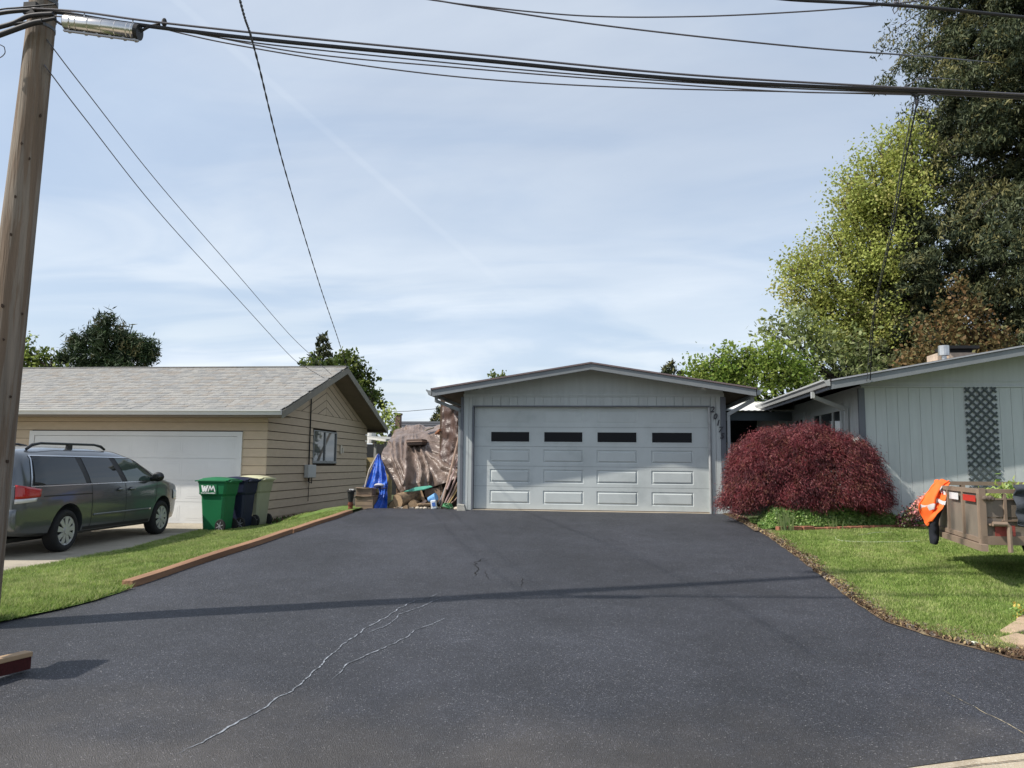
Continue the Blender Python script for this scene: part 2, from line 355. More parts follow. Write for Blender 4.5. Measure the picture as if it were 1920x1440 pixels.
slabm = M('neighbour_slab_concrete', (0.36, 0.32, 0.25), .9, .12, 2.5, bump=.4, bscale=90, col2=(0.27, 0.24, 0.19), c2scale=.9)
m = MB()
ye = [(3.2, -7.0), (6.0, -7.2), (8.9, -7.35), (11.6, -7.38), (14.2, -7.9), (15.2, -8.0), (16.74, -8.0)]
SL = lambda y: interp(ye, y)
ys = np.linspace(3.2, 16.70, 30)
m.add([(x, y, -1.400) for y in ys for x in (-15, SL(y) + .05 * mnoise.noise((y * 2, 1, 0)))], [(2 * i, 2 * i + 1, 2 * i + 3, 2 * i + 2) for i in range(len(ys) - 1)])
tag(m.build('neighbour_driveway', slabm), kind='structure')

# ---- turf: blades as one uncountable mass per lawn
gm = [M('grass_blade_%s' % n, c, .6, .3, 3, trans=.35, spec=.25, col2=c2, c2scale=1.1, c2lo=.42, c2hi=.7) for n, c, c2 in
      (('mid', (0.25, 0.345, 0.085), (0.31, 0.395, 0.11)), ('deep', (0.165, 0.25, 0.055), (0.205, 0.285, 0.07)), ('pale', (0.37, 0.42, 0.16), (0.43, 0.45, 0.20)))]
def blades(name, region, n, h, mats, base, wts=(.5, .3, .2), wid=.004):
    (x0, x1, y0, y1, test) = region
    X = rng.uniform(x0, x1, n * 2); u = rng.uniform(0, 1, n * 2); Y = y0 + (y1 - y0) * u ** 1.25
    ok = np.array([test(a, b) for a, b in zip(X, Y)]); X, Y = X[ok][:n], Y[ok][:n]; n = len(X)
    Z = np.array([base(a, b) for a, b in zip(X, Y)]); far = 1 + (Y - y0) * .09
    hh = h * rng.uniform(.5, 1.3, n); ang = rng.uniform(0, 2 * pi, n); w2 = wid * rng.uniform(.7, 1.4, n) * far
    lean = rng.normal(scale=.45, size=(n, 2)) * hh[:, None]
    V = np.empty((n, 3, 3)); V[:, 0] = np.stack([X - np.cos(ang) * w2, Y - np.sin(ang) * w2, Z], 1); V[:, 1] = np.stack([X + np.cos(ang) * w2, Y + np.sin(ang) * w2, Z], 1)
    V[:, 2] = np.stack([X + lean[:, 0], Y + lean[:, 1], Z + hh], 1)
    pn = np.sin(X * 3.1 + 2 * np.sin(Y * 1.7)) * np.cos(Y * 2.3 + X) * .5 + .5 * np.sin(X * 9 + Y * 7) * np.sin(Y * 11 - X * 5); mi = rng.choice(len(mats), n, p=wts)
    mi = np.where((pn > .35) & (rng.uniform(size=n) < .45), 2, np.where((pn < -.35) & (rng.uniform(size=n) < .4), 1, mi)); V[:, 2, 2] += (h * .35 * pn)
    return npmesh(name, V.reshape(-1, 3), 3, mats, None, mi)
turf = M('turf_mat', (0.10, 0.16, 0.03), .95, .4, 14, bump=1, bscale=70, col2=(0.16, 0.17, 0.06), c2scale=2.6, c2lo=.48, c2hi=.72)
def lawn_sheet(name, ys, L_, R_, n=14):
    m = MB(); rows = [[(L_(y) + (R_(y) - L_(y)) * i / n, y) for i in range(n + 1)] for y in ys]
    m.add([(x, y, gz(x, y) + .012 + .012 * mnoise.noise((x * 1.3, y * 1.3, 2))) for r in rows for x, y in r], [(j * (n + 1) + i, j * (n + 1) + i + 1, (j + 1) * (n + 1) + i + 1, (j + 1) * (n + 1) + i) for j in range(len(ys) - 1) for i in range(n)])
    tag(m.build(name, turf, smooth=True), kind='structure')
BED_Y = lambda x: 13.62 + (x - 2.97) * .33 + .03 * sin(x * 3) 
lr_l = lambda y: xr(y) + .10 + .05 * mnoise.noise((1, y * 2.2, 0))
def right_ok(x, y): return x > lr_l(y) - .02 + .05 * mnoise.noise((x * 9, y * 9, 0)) and y < BED_Y(min(x, 6.6)) - .10 and not (y < 7.45 and x > 3.3 + (y - 6.7) * .62)
lawn_sheet('right_lawn', np.linspace(6.6, 13.9, 60), lambda y: lr_l(y) + .04, lambda y: 12.0 if y > 7.6 else max(lr_l(y) + .1, 3.35 + (y - 6.7) * .62))
tag(blades('lawn_grass', (2.5, 8.6, 6.6, 14.9, right_ok), 330000, .036, gm, lambda x, y: gz(x, y) + .008), 'short green grass of the lawn right of the driveway', 'grass', kind='stuff')
def left_ok(x, y): return x < xl(y) - (.16 if y > 7.9 else -.03 + .04 * mnoise.noise((x * 6, y * 6, 0))) and x > SL(y) + .02 * mnoise.noise((x * 9, y * 9, 0)) and not (y > 15.4 and x > -6.2)
lawn_sheet('left_lawn', np.linspace(4.0, 16.9, 60), lambda y: SL(y) + .02, lambda y: xl(y) - (.14 if y > 7.9 else -.035))
tag(blades('verge_grass', (-8.2, -4.9, 4.4, 16.6, left_ok), 260000, .05, gm, lambda x, y: gz(x, y) + .008, (.45, .2, .35)), 'bright green grass strip between the two driveways', 'grass', kind='stuff')

# dirt margin on the right edge with crumbs
m = MB(); ys = np.linspace(5.0, 16.2, 150); n = 5
m.add([(xr(y) + (-.01 + (.24 + .06 * mnoise.noise((8, y, 0)) + (1.6 * sst((7.3 - y) / 1.2))) * i / n), y, gz(3, y) + (.006 if i == 0 else .022 + .02 * mnoise.noise((i * .7, y * 6, 3)))) for y in ys for i in range(n + 1)],
      [(j * (n + 1) + i, j * (n + 1) + i + 1, (j + 1) * (n + 1) + i + 1, (j + 1) * (n + 1) + i) for j in range(len(ys) - 1) for i in range(n)])
tag(m.build('soil_margin', soil), kind='structure')
n = 9000; Y = 5.0 + 11.1 * rng.uniform(0, 1, n) ** 1.3; X = np.array([xr(y) for y in Y]) + np.abs(rng.normal(0, .075, n)) * np.where(Y < 7.3, 3.2, 1)
Z = np.array([gz(x, y) for x, y in zip(X, Y)]) + .025
crumbs = [M('crumb_brown', (0.12, 0.075, 0.045), .95, .3), M('crumb_straw', (0.33, 0.25, 0.13), .95, .3), M('crumb_grey', (0.20, 0.17, 0.14), .95, .3)]
tag(npmesh('soil_crumbs', leaf_quads(np.stack([X, Y, Z], 1), .032, 1.4), 4, crumbs, None, rng.choice(3, n, p=[.5, .3, .2])), 'loose soil, straw and wood chips along the right driveway edge', 'soil', kind='stuff')

# timber edging
wood = M('cedar_timber', (0.27, 0.15, 0.085), .85, .35, 6, bump=.8, bscale=30, stretch=(1, .12, 1), col2=(0.17, 0.09, 0.05), c2scale=3)
for k, (ya, yb, xa, xb, lab) in enumerate(((8.0, 12.3, -5.07, -5.02, 'long orange-brown edging timber beside the driveway, the end nearest the street'), (12.33, 15.3, -5.03, -4.99, 'shorter edging timber running on to the cardboard boxes, the far one'))):
    m = MB(); N = 10
    rows = []
    for i in range(N + 1):
        y = ya + (yb - ya) * i / N; x = xa + (xb - xa) * i / N + .012 * sin(i * 1.1 + k); z = drive_z(y) + (.020 if k == 0 else .012); rows.append([(x - .065, y, z - .12), (x + .065, y, z - .12), (x + .065, y, z + .045), (x - .065, y, z + .045)])
    m.add([p for r in rows for p in r], [(4 * i + a, 4 * i + 4 + a, 4 * i + 4 + (a + 1) % 4, 4 * i + (a + 1) % 4) for i in range(N) for a in range(4)] + [(0, 1, 2, 3), (4 * N + 3, 4 * N + 2, 4 * N + 1, 4 * N)])
    tag(m.build('edging_timber', wood, bevel=.006), lab, 'timber')

# ------------------------------------------------------------------ tan house
TX, TY = -7.46, 16.74
tanm = M('tan_painted_lap_siding', (0.51, 0.41, 0.295), .8, .07, 4, bump=.25, bscale=60, orand=.04, stretch=(1, 1, 3))
tand = M('brown_soffit_boards', (0.20, 0.165, 0.125), .85, .1, 4)
black = M('matte_black', (0.012, 0.012, 0.013), .7, .1)
th = empty('tan_house', (TX, TY, -1.42), 'tan lap-sided house with grey shingle roof and a wide white garage door', 'house')
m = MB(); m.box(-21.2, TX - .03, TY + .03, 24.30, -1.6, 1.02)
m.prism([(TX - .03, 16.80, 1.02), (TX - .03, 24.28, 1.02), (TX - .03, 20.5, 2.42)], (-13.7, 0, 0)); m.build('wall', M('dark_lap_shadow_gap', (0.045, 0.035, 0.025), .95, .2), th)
PITCH_T = .193
ed = [0.883 - .1965 * k for k in range(-1, 13)]
def lap(m, a, b, z0, z1, nrm):
    """one lap board between plan points a and b, lower edge proud"""
    a, b, n = Vector(a), Vector(b), Vector(nrm)
    A = [a + n * .0, a + n * .028, a + n * .010]; zs = [z0, z0, z1]
    pts = [Vector((p.x, p.y, z)) for p, z in zip([a - n * .01, a + n * .028, a + n * .010, a - n * .01], [z0, z0, z1, z1])]
    m.prism(pts, Vector((b.x - a.x, b.y - a.y, 0)))
for i, z in enumerate(ed):
    z0 = z; z1 = z + .205
    if z < -1.45: z0 = -1.45
    # front wall, above and beside the door
    spans = [(-21.2, -13.25), (-8.02, TX - .012)] if z0 < .57 else [(-21.2, TX - .012)]
    for a, b in spans:
        m = MB(); lap(m, (a, TY), (b + .034, TY), z0 + .009, z0 + .197, (0, -1)); m.build('siding_board', tanm, th)
    if z1 < 1.12 + .2:
        segs = [(TY + .0, 24.33)]
        if z0 < .83 and z1 > .02: segs = [(TY, 19.56), (21.40, 24.33)]
        for a, b in segs:
            m = MB(); lap(m, (TX, a), (TX, b), z0 + .017, z0 + .197, (1, 0)); m.build('siding_board', tanm, th)
# chevron boards of the gable
yr, slope_t = 20.47, .355
for sgn in (-1, 1):
    for k in range(6):
        # board k measured down from the roof line
        top = 2.52 - k * .205; bot = top - .200; zb = 1.285
        ymax = lambda c: (c - zb) / slope_t
        if top - zb < .05: continue
        pts = [(0, top), (ymax(top), zb), (max(0, ymax(bot)), zb)] + ([(0, bot)] if bot > zb else [])
        P = [Vector((TX + .004 - .0, yr + sgn * (p[0] + .006), p[1])) for p in pts]
        # clip by the roof underside on the outer side is not needed: boards stop at the soffit
        m = MB(); m.prism([Vector((TX, q.y, q.z)) for q in P], (.014 + .004 * (k % 2), 0, 0)); o = m.build('gable_board', tanm, th)
        m2 = MB(); a = Vector((TX + .012, yr + sgn * .006, bot)); b = Vector((TX + .012, yr + sgn * ymax(bot), zb))
        if bot > zb: m2.beam(a, b, .012, .016, up=(1, 0, 0)); m2.build('board_shade_strip', black, o)  # black strip drawn in as the lap shadow under each gable board
# roof
RE, RR = (16.17, 1.14), (20.43, 2.62)
sh = [M('shingle_%d' % i, c, .95, .18, 30, bump=.5, bscale=160) for i, c in enumerate(((0.275, 0.272, 0.262), (0.24, 0.24, 0.235), (0.30, 0.293, 0.275), (0.27, 0.25, 0.225)))]
m = MB()
for sgn in (-1, 1):
    e = RE[0] if sgn < 0 else 2 * RR[0] - RE[0]
    m.prism([(-21.6, e, RE[1] - .03), (-21.6, RR[0], RR[1] - .03), (-21.6, RR[0], RR[1] - .16), (-21.6, e, RE[1] - .16)], (21.6 - 6.89, 0, 0))
rf = m.build('roof', tand, th)
m = MB(); nc = 26; dy = (RR[0] - RE[0]) / nc; dz = (RR[1] - RE[1]) / nc
for i in range(nc):
    x = -21.6 - random.random() * .3; 
    while x < -6.86:
        wd = .155 + random.random() * .05; x1 = min(x + wd - .004, -6.86); y0 = RE[0] + dy * i - .02 - random.random() * .006; z0 = RE[1] + dz * i; m.mi = random.choice((0, 0, 1, 1, 2, 2, 3)) if random.random() < .8 else int(2 + 1.9 * random.random())
        t = .012 + random.random() * .009; y1 = y0 + dy * 1.15; z1 = z0 + dz * 1.15
        if x1 - x > .03: m.add([(x, y0, z0 - .006), (x1, y0, z0 - .006), (x1, y0, z0 + t), (x, y0, z0 + t), (x1, y1, z1 + .002), (x, y1, z1 + .002)], [(0, 1, 2, 3), (3, 2, 4, 5), (1, 4, 2), (0, 3, 5)])
        x += wd
o = m.build('roof_shingles', sh, th); o['kind'] = 'stuff'
m = MB(); m.mi = 0
m.prism([(-21.6, 2 * RR[0] - RE[0], RE[1] - .02), (-21.6, RR[0], RR[1] - .02), (-21.6, RR[0], RR[1] + .008), (-21.6, 2 * RR[0] - RE[0], RE[1] + .005)], (21.6 - 6.86, 0, 0))
m.build('rear_roof_slope', sh[0], th)
m = MB()
for i in range(47): m.box(-21.6 + i * .314, -21.6 + i * .314 + .31, RR[0] - .11, RR[0] + .11, RR[1] - .005, RR[1] + .018)
o = m.build('ridge_caps', sh[0], th)
fas = M('grey_barge_paint', (0.20, 0.185, 0.15), .75, .12, 5, bump=.2)
for sgn in (-1, 1):
    e = RE[0] if sgn < 0 else 2 * RR[0] - RE[0]; m = MB()
    m.prism([(-6.885, e, RE[1] - .02), (-6.885, RR[0] , RR[1] - .02), (-6.885, RR[0], RR[1] - .19), (-6.885, e, RE[1] - .19)], (.035, 0, 0)); m.build('barge_board', fas, th)
gutter_w = M('white_gutter', (0.60, 0.60, 0.58), .5, .06, 3)
def k_gutter(m, p0, p1, outn):
    """K-style gutter; p0,p1 back top corners; outn outward unit vector"""
    p0, p1, o = Vector(p0), Vector(p1), Vector(outn); pr = [(0, 0), (0, -.115), (.065, -.115), (.085, -.06), (.115, -.03), (.115, 0), (.105, 0), (.105, -.02), (.012, -.02), (.012, 0)]
    m.prism([p0 + o * a + Vector((0, 0, b)) for a, b in pr], p1 - p0)
m = MB(); k_gutter(m, (-21.6, 16.19, 1.135), (-6.88, 16.19, 1.135), (0, -1, 0)); m.build('gutter', gutter_w, th)
m = MB(); m.box(-21.6, -6.90, 16.2, TY - .03, .985, 1.0); m.build('soffit', tand, th)
m = MB(); m.box(-21.6, -6.90, 24.34, 24.9, .985, 1.0); m.build('soffit', tand, th)
m = MB(); m.prism([(TX + .0, 16.2, 1.0), (TX, TY - .03, 1.0), (TX, TY - .03, 1.20), (TX, 16.2, 1.0 + .12)], (.02, 0, 0)); m.build('eave_return', tanm, th)
# white garage door of the tan house
wdoor = M('white_door_paint', (0.66, 0.665, 0.655), .55, .05, 1.2)
m = MB(); m.box(-13.12, -8.13, TY - .012, TY + .02, -1.42, .56); gd = m.build('garage_door', wdoor, th)
m = MB(); m.box(-13.24, -13.12, TY - .05, TY + .03, -1.42, .67); m.box(-8.14, -8.02, TY - .05, TY + .03, -1.42, .67); m.box(-13.12, -8.14, TY - .05, TY + .03, .565, .67); m.build('door_frame', wdoor, th)
def raised(m, x0, x1, z0, z1, y, d=.012, e=.035):
    m.add([(x0, y, z0), (x1, y, z0), (x1, y, z1), (x0, y, z1), (x0 + e * .4, y + d * .9, z0 + e * .4), (x1 - e * .4, y + d * .9, z0 + e * .4), (x1 - e * .4, y + d * .9, z1 - e * .4), (x0 + e * .4, y + d * .9, z1 - e * .4),
           (x0 + e, y - d * .35, z0 + e), (x1 - e, y - d * .35, z0 + e), (x1 - e, y - d * .35, z1 - e), (x0 + e, y - d * .35, z1 - e)],
          [(0, 1, 5, 4), (1, 2, 6, 5), (2, 3, 7, 6), (3, 0, 4, 7), (4, 5, 9, 8), (5, 6, 10, 9), (6, 7, 11, 10), (7, 4, 8, 11), (8, 9, 10, 11)])
zs4 = [-1.41, -.925, -.435, .06, .56]
m0 = MB(); raised(m0, -.245, .245, -.165, .165, 0); pmesh = None
for r in range(4):
    m = MB(); m.box(-13.11, -8.14, TY - .034, TY - .012, zs4[r] + .003, zs4[r + 1] - .003)
    sec = m.build('door_section', wdoor, gd)
    for c in range(8):
        cx = -12.79 + c * .62; cz = (zs4[r] + zs4[r + 1]) / 2
        m = MB(); m.box(cx - .25, cx + .25, TY - .0365, TY - .0345, cz - .165, cz + .165)
        m.box(cx - .20, cx + .20, TY - .039, TY - .037, cz - .125, cz + .125); o = m.build('raised_panel', wdoor, gd, bevel=.004)
# window, meter box, conduit, bell
blind = M('white_blind_slats', (0.62, 0.62, 0.60), .5, .05)
frame = M('grey_window_frame', (0.22, 0.23, 0.23), .5, .05)
m = MB(); m.box(TX - .02, TX + .035, 19.58, 21.38, .005, .035); m.box(TX - .02, TX + .035, 19.58, 21.38, .815, .845); m.box(TX - .02, TX + .035, 19.58, 19.62, .035, .815); m.box(TX - .02, TX + .035, 21.34, 21.38, .035, .815); m.box(TX - .02, TX + .032, 20.44, 20.50, .035, .815)
wf = m.build('window', frame, th)
for a, b in ((19.62, 20.44), (20.50, 21.34)):
    m = MB(); m.box(TX - .01, TX + .004, a, b, .035, .815); m.build('pane', glass('window_mirror_glass', (0.10, 0.11, 0.11), .02), wf)
m = MB(); m.box(TX - .02, TX + .045, 19.55, 21.41, -.03, .003); m.build('window_sill', frame, th)
m = MB(); m.tube([(TX + .05, 19.25, 1.70), (TX + .05, 19.25, -.08)], .018, 8); m.build('conduit', black, th)
m = MB(); m.box(TX + .03, TX + .15, 18.98, 19.52, -.40, -.07); m.build('meter_box', M('pale_grey_enclosure', (0.45, 0.46, 0.45), .5, .08), th, bevel=.015)
m = MB(); m.tube([(TX + .07, 19.2, -.40), (TX + .07, 19.2, -.5), (TX + .1, 19.35, -.54), (TX + .07, 19.42, -.41)], .012, 6); m.tube([(TX + .05, 19.3, -.4), (TX + .04, 19.3, -1.0)], .008, 6); m.build('meter_cable', black, th)
m = MB(); m.box(TX + .02, TX + .06, 21.66, 21.78, .25, .50); m.box(TX + .02, TX + .07, 21.80, 21.9, .28, .42); m.build('wall_socket', M('beige_plastic', (0.5, 0.45, 0.36), .5, .08), th)
m = MB(); m.box(-21.2, TX - .01, TY + .05, 24.28, -1.75, -1.46); m.build('foundation', M('foundation_concrete', (0.16, 0.14, 0.12), .95, .2), th)

# ------------------------------------------------------------------ grey garage
GY, GL, GR = 16.23, -2.87, 2.60
grey = M('blue_grey_siding_paint', (0.455, 0.485, 0.48), .75, .07, 3, bump=.35, bscale=50, stretch=(4, 4, .35), orand=.018)
dgrey = M('dark_grey_trim_paint', (0.12, 0.13, 0.15), .65, .08, 4, bump=.1)
fgrey = M('grey_fascia_paint', (0.185, 0.20, 0.21), .65, .10, 3, bump=.15, col2=(0.24, 0.25, 0.26), c2scale=2.2, c2lo=.6, c2hi=.75)
doorg = M('grey_door_paint', (0.47, 0.505, 0.50), .5, .09, 1.1, bump=.12, bscale=3, col2=(0.425, 0.46, 0.455), c2scale=1.8)
roofing = M('dark_rolled_roofing', (0.07, 0.06, 0.065), .9, .25, 12, bump=.4)
deck = M('stained_roof_deck', (0.10, 0.075, 0.055), .85, .3, 5, stretch=(1, 4, 1))
ga = empty('garage', (-.14, GY, -.96), 'low grey gabled garage with a wide sectional door and house number 20175', 'garage')
PK = (-.14, 2.085); GE = (-3.45, 3.15); ZE = 1.548; gs = (PK[1] - ZE) / 3.3
rz_ = lambda x: PK[1] - gs * abs(x - PK[0])
m = MB(); m.box(GL + .02, GL + .10, GY + .03, 22.6, -1.1, 1.45); m.box(GR - .10, GR - .02, GY + .03, 22.6, -1.1, 1.45); m.box(GL + .02, GR - .02, 22.5, 22.6, -1.1, 1.45)
m.box(GL + .10, -2.64, GY + .03, GY + .12, -1.1, 1.45); m.box(2.28, GR - .10, GY + .03, GY + .12, -1.1, 1.45); m.box(-2.64, 2.28, GY + .03, GY + .12, 1.23, 1.45)
m.build('wall', grey, ga)
m = MB(); m.prism([(GL + .02, GY + .012, 1.49), (GR - .02, GY + .012, 1.49), (GR - .02, GY + .012, rz_(GR) - .077), (PK[0], GY + .012, PK[1] - .077), (GL + .02, GY + .012, rz_(GL) - .077)], (0, .05, 0)); m.build('gable_panel', grey, ga)
m = MB(); m.box(-1.6, .55, GY - .0, GY + .012, 1.545, 1.56); m.build('gable_batten', grey, ga)
m = MB(); m.box(GL + .01, GR - .01, GY - .025, GY + .012, 1.452, 1.488); m.build('ledge', grey, ga)
m = MB(); m.box(GL + .01, GR - .01, GY - .014, GY + .012, 1.425, 1.451); m.build('ledge', grey, ga)
# siding boards
bm_ = {}
def board(parent, x0, x1, y, z0, z1, mat, d=.018):
    key = (round(x1 - x0, 3), round(z1 - z0, 3), mat.name)
    if key not in bm_:
        mm = MB(); mm.box(0, x1 - x0, 0, d, 0, z1 - z0); o = mm.build('siding_board', mat, None); bm_[key] = o.data; bpy.data.objects.remove(o)
    o = link('siding_board', bm_[key], parent); o.location = Vector((x0, y, z0)) - wloc(parent); return o
x = -2.60
while x < 2.20:
    board(ga, x, x + .175, GY + .006, 1.238, 1.423, grey); x += .1818
for a, b in ((-2.855, -2.745), (-2.738, -2.672)): board(ga, a, b, GY + .006, -1.0, 1.423, grey)
for a, b in ((2.325, 2.415), (2.422, 2.515)): board(ga, a, b, GY + .006, -1.0, 1.423, grey)
m = MB(); m.box(GL - .045, GL + .012, GY - .022, GY + .09, -1.0, 1.42); m.build('corner_trim', dgrey, ga)
m = MB(); m.box(GR - .082, GR + .02, GY - .022, GY + .09, -1.0, 1.42); m.build('corner_trim', dgrey, ga)
# door opening trim: dark top and left reveal, right jamb
m = MB(); m.box(-2.655, 2.30, GY - .03, GY + .028, 1.212, 1.236); m.build('door_head_trim', dgrey, ga)
m = MB(); m.box(-2.668, -2.632, GY - .02, GY + .105, -1.0, 1.211); m.build('door_jamb', dgrey, ga)
m = MB(); m.tube([(2.292, GY - .01, -.99), (2.287, GY - .01, 1.20)], .028, 12); m.build('door_jamb', M('worn_jamb_paint', (0.33, 0.34, 0.34), .5, .2, 6), ga)
# door
DY = GY + .10
rows = [-.945, -.468, -.042, .3735, .786, 1.235]; cols = [(-2.289, -1.429), (-1.153, -.303), (-.031, .825), (1.103, 1.963)]
m = MB(); m.box(-2.63, 2.28, DY + .016, DY + .035, -.95, 1.24); door = m.build('garage_door', dgrey, ga)
dark_glass = glass('dark_garage_glass', (0.004, 0.005, 0.008), .12); dark_glass.node_tree.nodes['Principled BSDF'].inputs['Specular IOR Level'].default_value = .12
def plate_holes(m, x0, x1, z0, z1, holes, y, d=.012):
    """a door skin with rectangular holes left for the pressed panels"""
    xs = sorted({x0, x1, *[h[0] for h in holes], *[h[1] for h in holes]}); zs = sorted({z0, z1, *[h[2] for h in holes], *[h[3] for h in holes]})
    for a, b in zip(xs, xs[1:]):
        for c, e in zip(zs, zs[1:]):
            if any(h[0] <= (a + b) / 2 <= h[1] and h[2] <= (c + e) / 2 <= h[3] for h in holes): continue
            m.add([(a, y, c), (b, y, c), (b, y, e), (a, y, e)], [(0, 1, 2, 3)])
    m.add([(x0, y, z0), (x1, y, z0), (x1, y + d, z0), (x0, y + d, z0)], [(0, 3, 2, 1)]); m.add([(x0, y, z1), (x1, y, z1), (x1, y + d, z1), (x0, y + d, z1)], [(0, 1, 2, 3)])
prow = {0: (-.835, -.552), 1: (-.395, -.110), 2: (.030, .308), 4: (.86, 1.14)}
for r in range(5):
    z0, z1 = rows[r] + .0025, rows[r + 1] - .0025; m = MB()
    if r == 3: hs = [(a, b, .452, .702) for a, b in cols]
    else: hs = [(a, b, *prow[r]) for a, b in cols]
    plate_holes(m, -2.63, 2.28, z0, z1, hs, DY); sec = m.build('door_section', doorg, door)
    for (a, b, c, e) in hs:
        mm = MB()
        if r == 3:
            for q in ((a, b, c, c + .022), (a, b, e - .022, e), (a, a + .022, c + .022, e - .022), (b - .022, b, c + .022, e - .022)): mm.box(q[0], q[1], DY - .008, DY + .010, q[2], q[3])
            mm.build('pane_frame', doorg, door); mm = MB(); mm.box(a + .02, b - .02, DY + .004, DY + .009, c + .02, e - .02); mm.build('pane', dark_glass, door)
        else:
            raised(mm, a, b, c, e, DY, d=.016 if r != 4 else .004, e=.05); mm.build('raised_panel', doorg, door)
m = MB(); m.box(-2.63, 2.28, DY - .004, DY + .014, -.975, -.944); m.build('door_seal', M('tan_rubber_seal', (0.16, 0.13, 0.10), .9, .2), ga)
m = MB(); m.box(-2.63, 2.30, GY - .03, DY + .2, -1.02, -.962); m.build('threshold', M('threshold_concrete', (0.42, 0.37, 0.29), .9, .15), ga)
# roof, fascia, soffit planks
m = MB()
for sx in (-1, 1):
    xe = GE[0] if sx < 0 else GE[1]
    m.prism([(PK[0], 15.60, PK[1]), (xe, 15.60, ZE), (xe, 15.60, ZE - .035), (PK[0], 15.60, PK[1] - .035)], (0, 7.6, 0))
m.build('roof', roofing, ga)
for sx in (-1, 1):
    xe = GE[0] + .03 if sx < 0 else GE[1] - .03; ze = rz_(xe)
    m = MB(); m.prism([(PK[0], 15.62, PK[1] - .037), (xe, 15.62, ze - .037), (xe, 15.62, ze - .168), (PK[0], 15.62, PK[1] - .155)], (0, .045, 0)); m.build('fascia_board', fgrey, ga)
    m = MB(); m.prism([(PK[0], 15.594, PK[1] - .004), (xe, 15.594, ze - .004), (xe, 15.594, ze - .032), (PK[0], 15.594, PK[1] - .032)], (0, .006, 0)); m.build('drip_edge', M('drip_edge_metal', (0.16, 0.12, 0.12), .5, .2), ga)
for k in range(28):
    y0 = 15.67 + k * .25
    m = MB()
    for sx in (-1, 1):
        xe = GE[0] + .02 if sx < 0 else GE[1] - .02
        m.prism([(PK[0], y0, PK[1] - .037), (xe, y0, rz_(xe) - .037), (xe, y0, rz_(xe) - .075), (PK[0], y0, PK[1] - .075)], (0, .238, 0))
    m.build('deck_plank', deck, ga)
for yb in (18.0, 20.2, 22.4):
    m = MB()
    for sx in (-1, 1):
        xe = GE[0] + .25 if sx < 0 else GE[1] - .25
        m.prism([(PK[0], yb, PK[1] - .077), (xe, yb, rz_(xe) - .077), (xe, yb, rz_(xe) - .18), (PK[0], yb, PK[1] - .18)], (0, .09, 0))
    m.build('rafter', deck, ga)
ggut = M('grey_gutter_paint', (0.26, 0.28, 0.29), .5, .08)
m = MB(); k_gutter(m, (GE[0] + .01, 15.64, ZE - .02), (GE[0] + .01, 22.9, ZE - .02), (-1, 0, 0)); m.build('gutter', ggut, ga)
m = MB(); k_gutter(m, (GE[1] - .01, 15.64, ZE - .02), (GE[1] - .01, 22.9, ZE - .02), (1, 0, 0)); m.build('gutter', ggut, ga)
m = MB(); m.beam((-3.42, 16.05, 1.44), (-3.42, 16.05, 1.30), .06, .06, up=(0, 1, 0)); m.beam((-3.42, 16.05, 1.32), (-2.93, 16.30, 1.13), .05, .065); m.beam((-2.955, 16.32, 1.16), (-2.955, 16.32, -.95), .05, .06, up=(0, 1, 0)); m.build('downspout', ggut, ga)
m = MB(); m.beam((3.10, 15.95, 1.44), (3.10, 15.95, 1.30), .075, .06, up=(0, 1, 0)); m.beam((3.12, 15.95, 1.33), (2.66, 16.12, 1.06), .05, .075); m.beam((2.66, 16.14, 1.09), (2.66, 16.14, -.95), .055, .06, up=(0, 1, 0)); m.build('downspout', ggut, ga)
for px_, pz in ((-2.50, 1.61), (2.19, 1.60)):
    m = MB(); m.ball((px_, GY - .06, pz), .05, 12, 8, (1.2, 1, .75)); m.cyl((px_, GY - .03, pz), (px_, GY + .02, pz), .03); m.build('soffit_lamp', M('white_lamp_plastic', (0.62, 0.62, 0.60), .4, .04), ga, smooth=True)
m = MB(); m.box(2.515, 2.64, GY - .06, GY - .023, -.97, -.80); m.build('corner_patch', grey, ga)
# house numbers
def glyph(parent, ch, x, z, h, y, mat, shear=.22, extr=.008, fat=.0, name='house_number'):
    cu = bpy.data.curves.new('t', 'FONT'); cu.body = ch; cu.size = h / .72; cu.extrude = extr; cu.shear = shear; cu.offset = fat; cu.align_x = 'CENTER'; cu.resolution_u = 3
    o = bpy.data.objects.new('t', cu); C.objects.link(o); me = bpy.data.meshes.new_from_object(o.evaluated_get(bpy.context.evaluated_depsgraph_get())); bpy.data.objects.remove(o)
    me.transform(Matrix.Rotation(pi / 2, 4, 'X')); me.materials.clear(); me.materials.append(mat)
    q = link(name, me, parent); q.location = Vector((x, y, z)) - (wloc(parent)); return q
nm = M('dark_iron_numbers', (0.035, 0.035, 0.045), .5, .1)
for ch, x, z in (('2', 2.345, 1.105), ('0', 2.398, .960), ('1', 2.452, .830), ('7', 2.495, .690), ('5', 2.528, .560)): glyph(ga, ch, x, z, .118, GY - .035, nm, fat=.004)
m = MB(); m.add([], []); 
m = MB(); m.box(-2.95, -2.80, GY - .20, GY - .06, -1.0, -.83); m.build('block', M('x', (.3, .3, .28)), None); bpy.data.objects.remove(bpy.data.objects['block'])
m = MB(); m.prism([(-2.93, GY - .22, -.99), (-2.74, GY - .22, -.99), (-2.78, GY - .22, -.86), (-2.93, GY - .22, -.84)], (0, .16, 0)); tag(m.build('concrete_block', M('block_concrete', (0.38, 0.37, 0.33), .95, .15, 20, bump=.6), bevel=.008), 'small grey concrete block at the foot of the garage left corner', 'block')

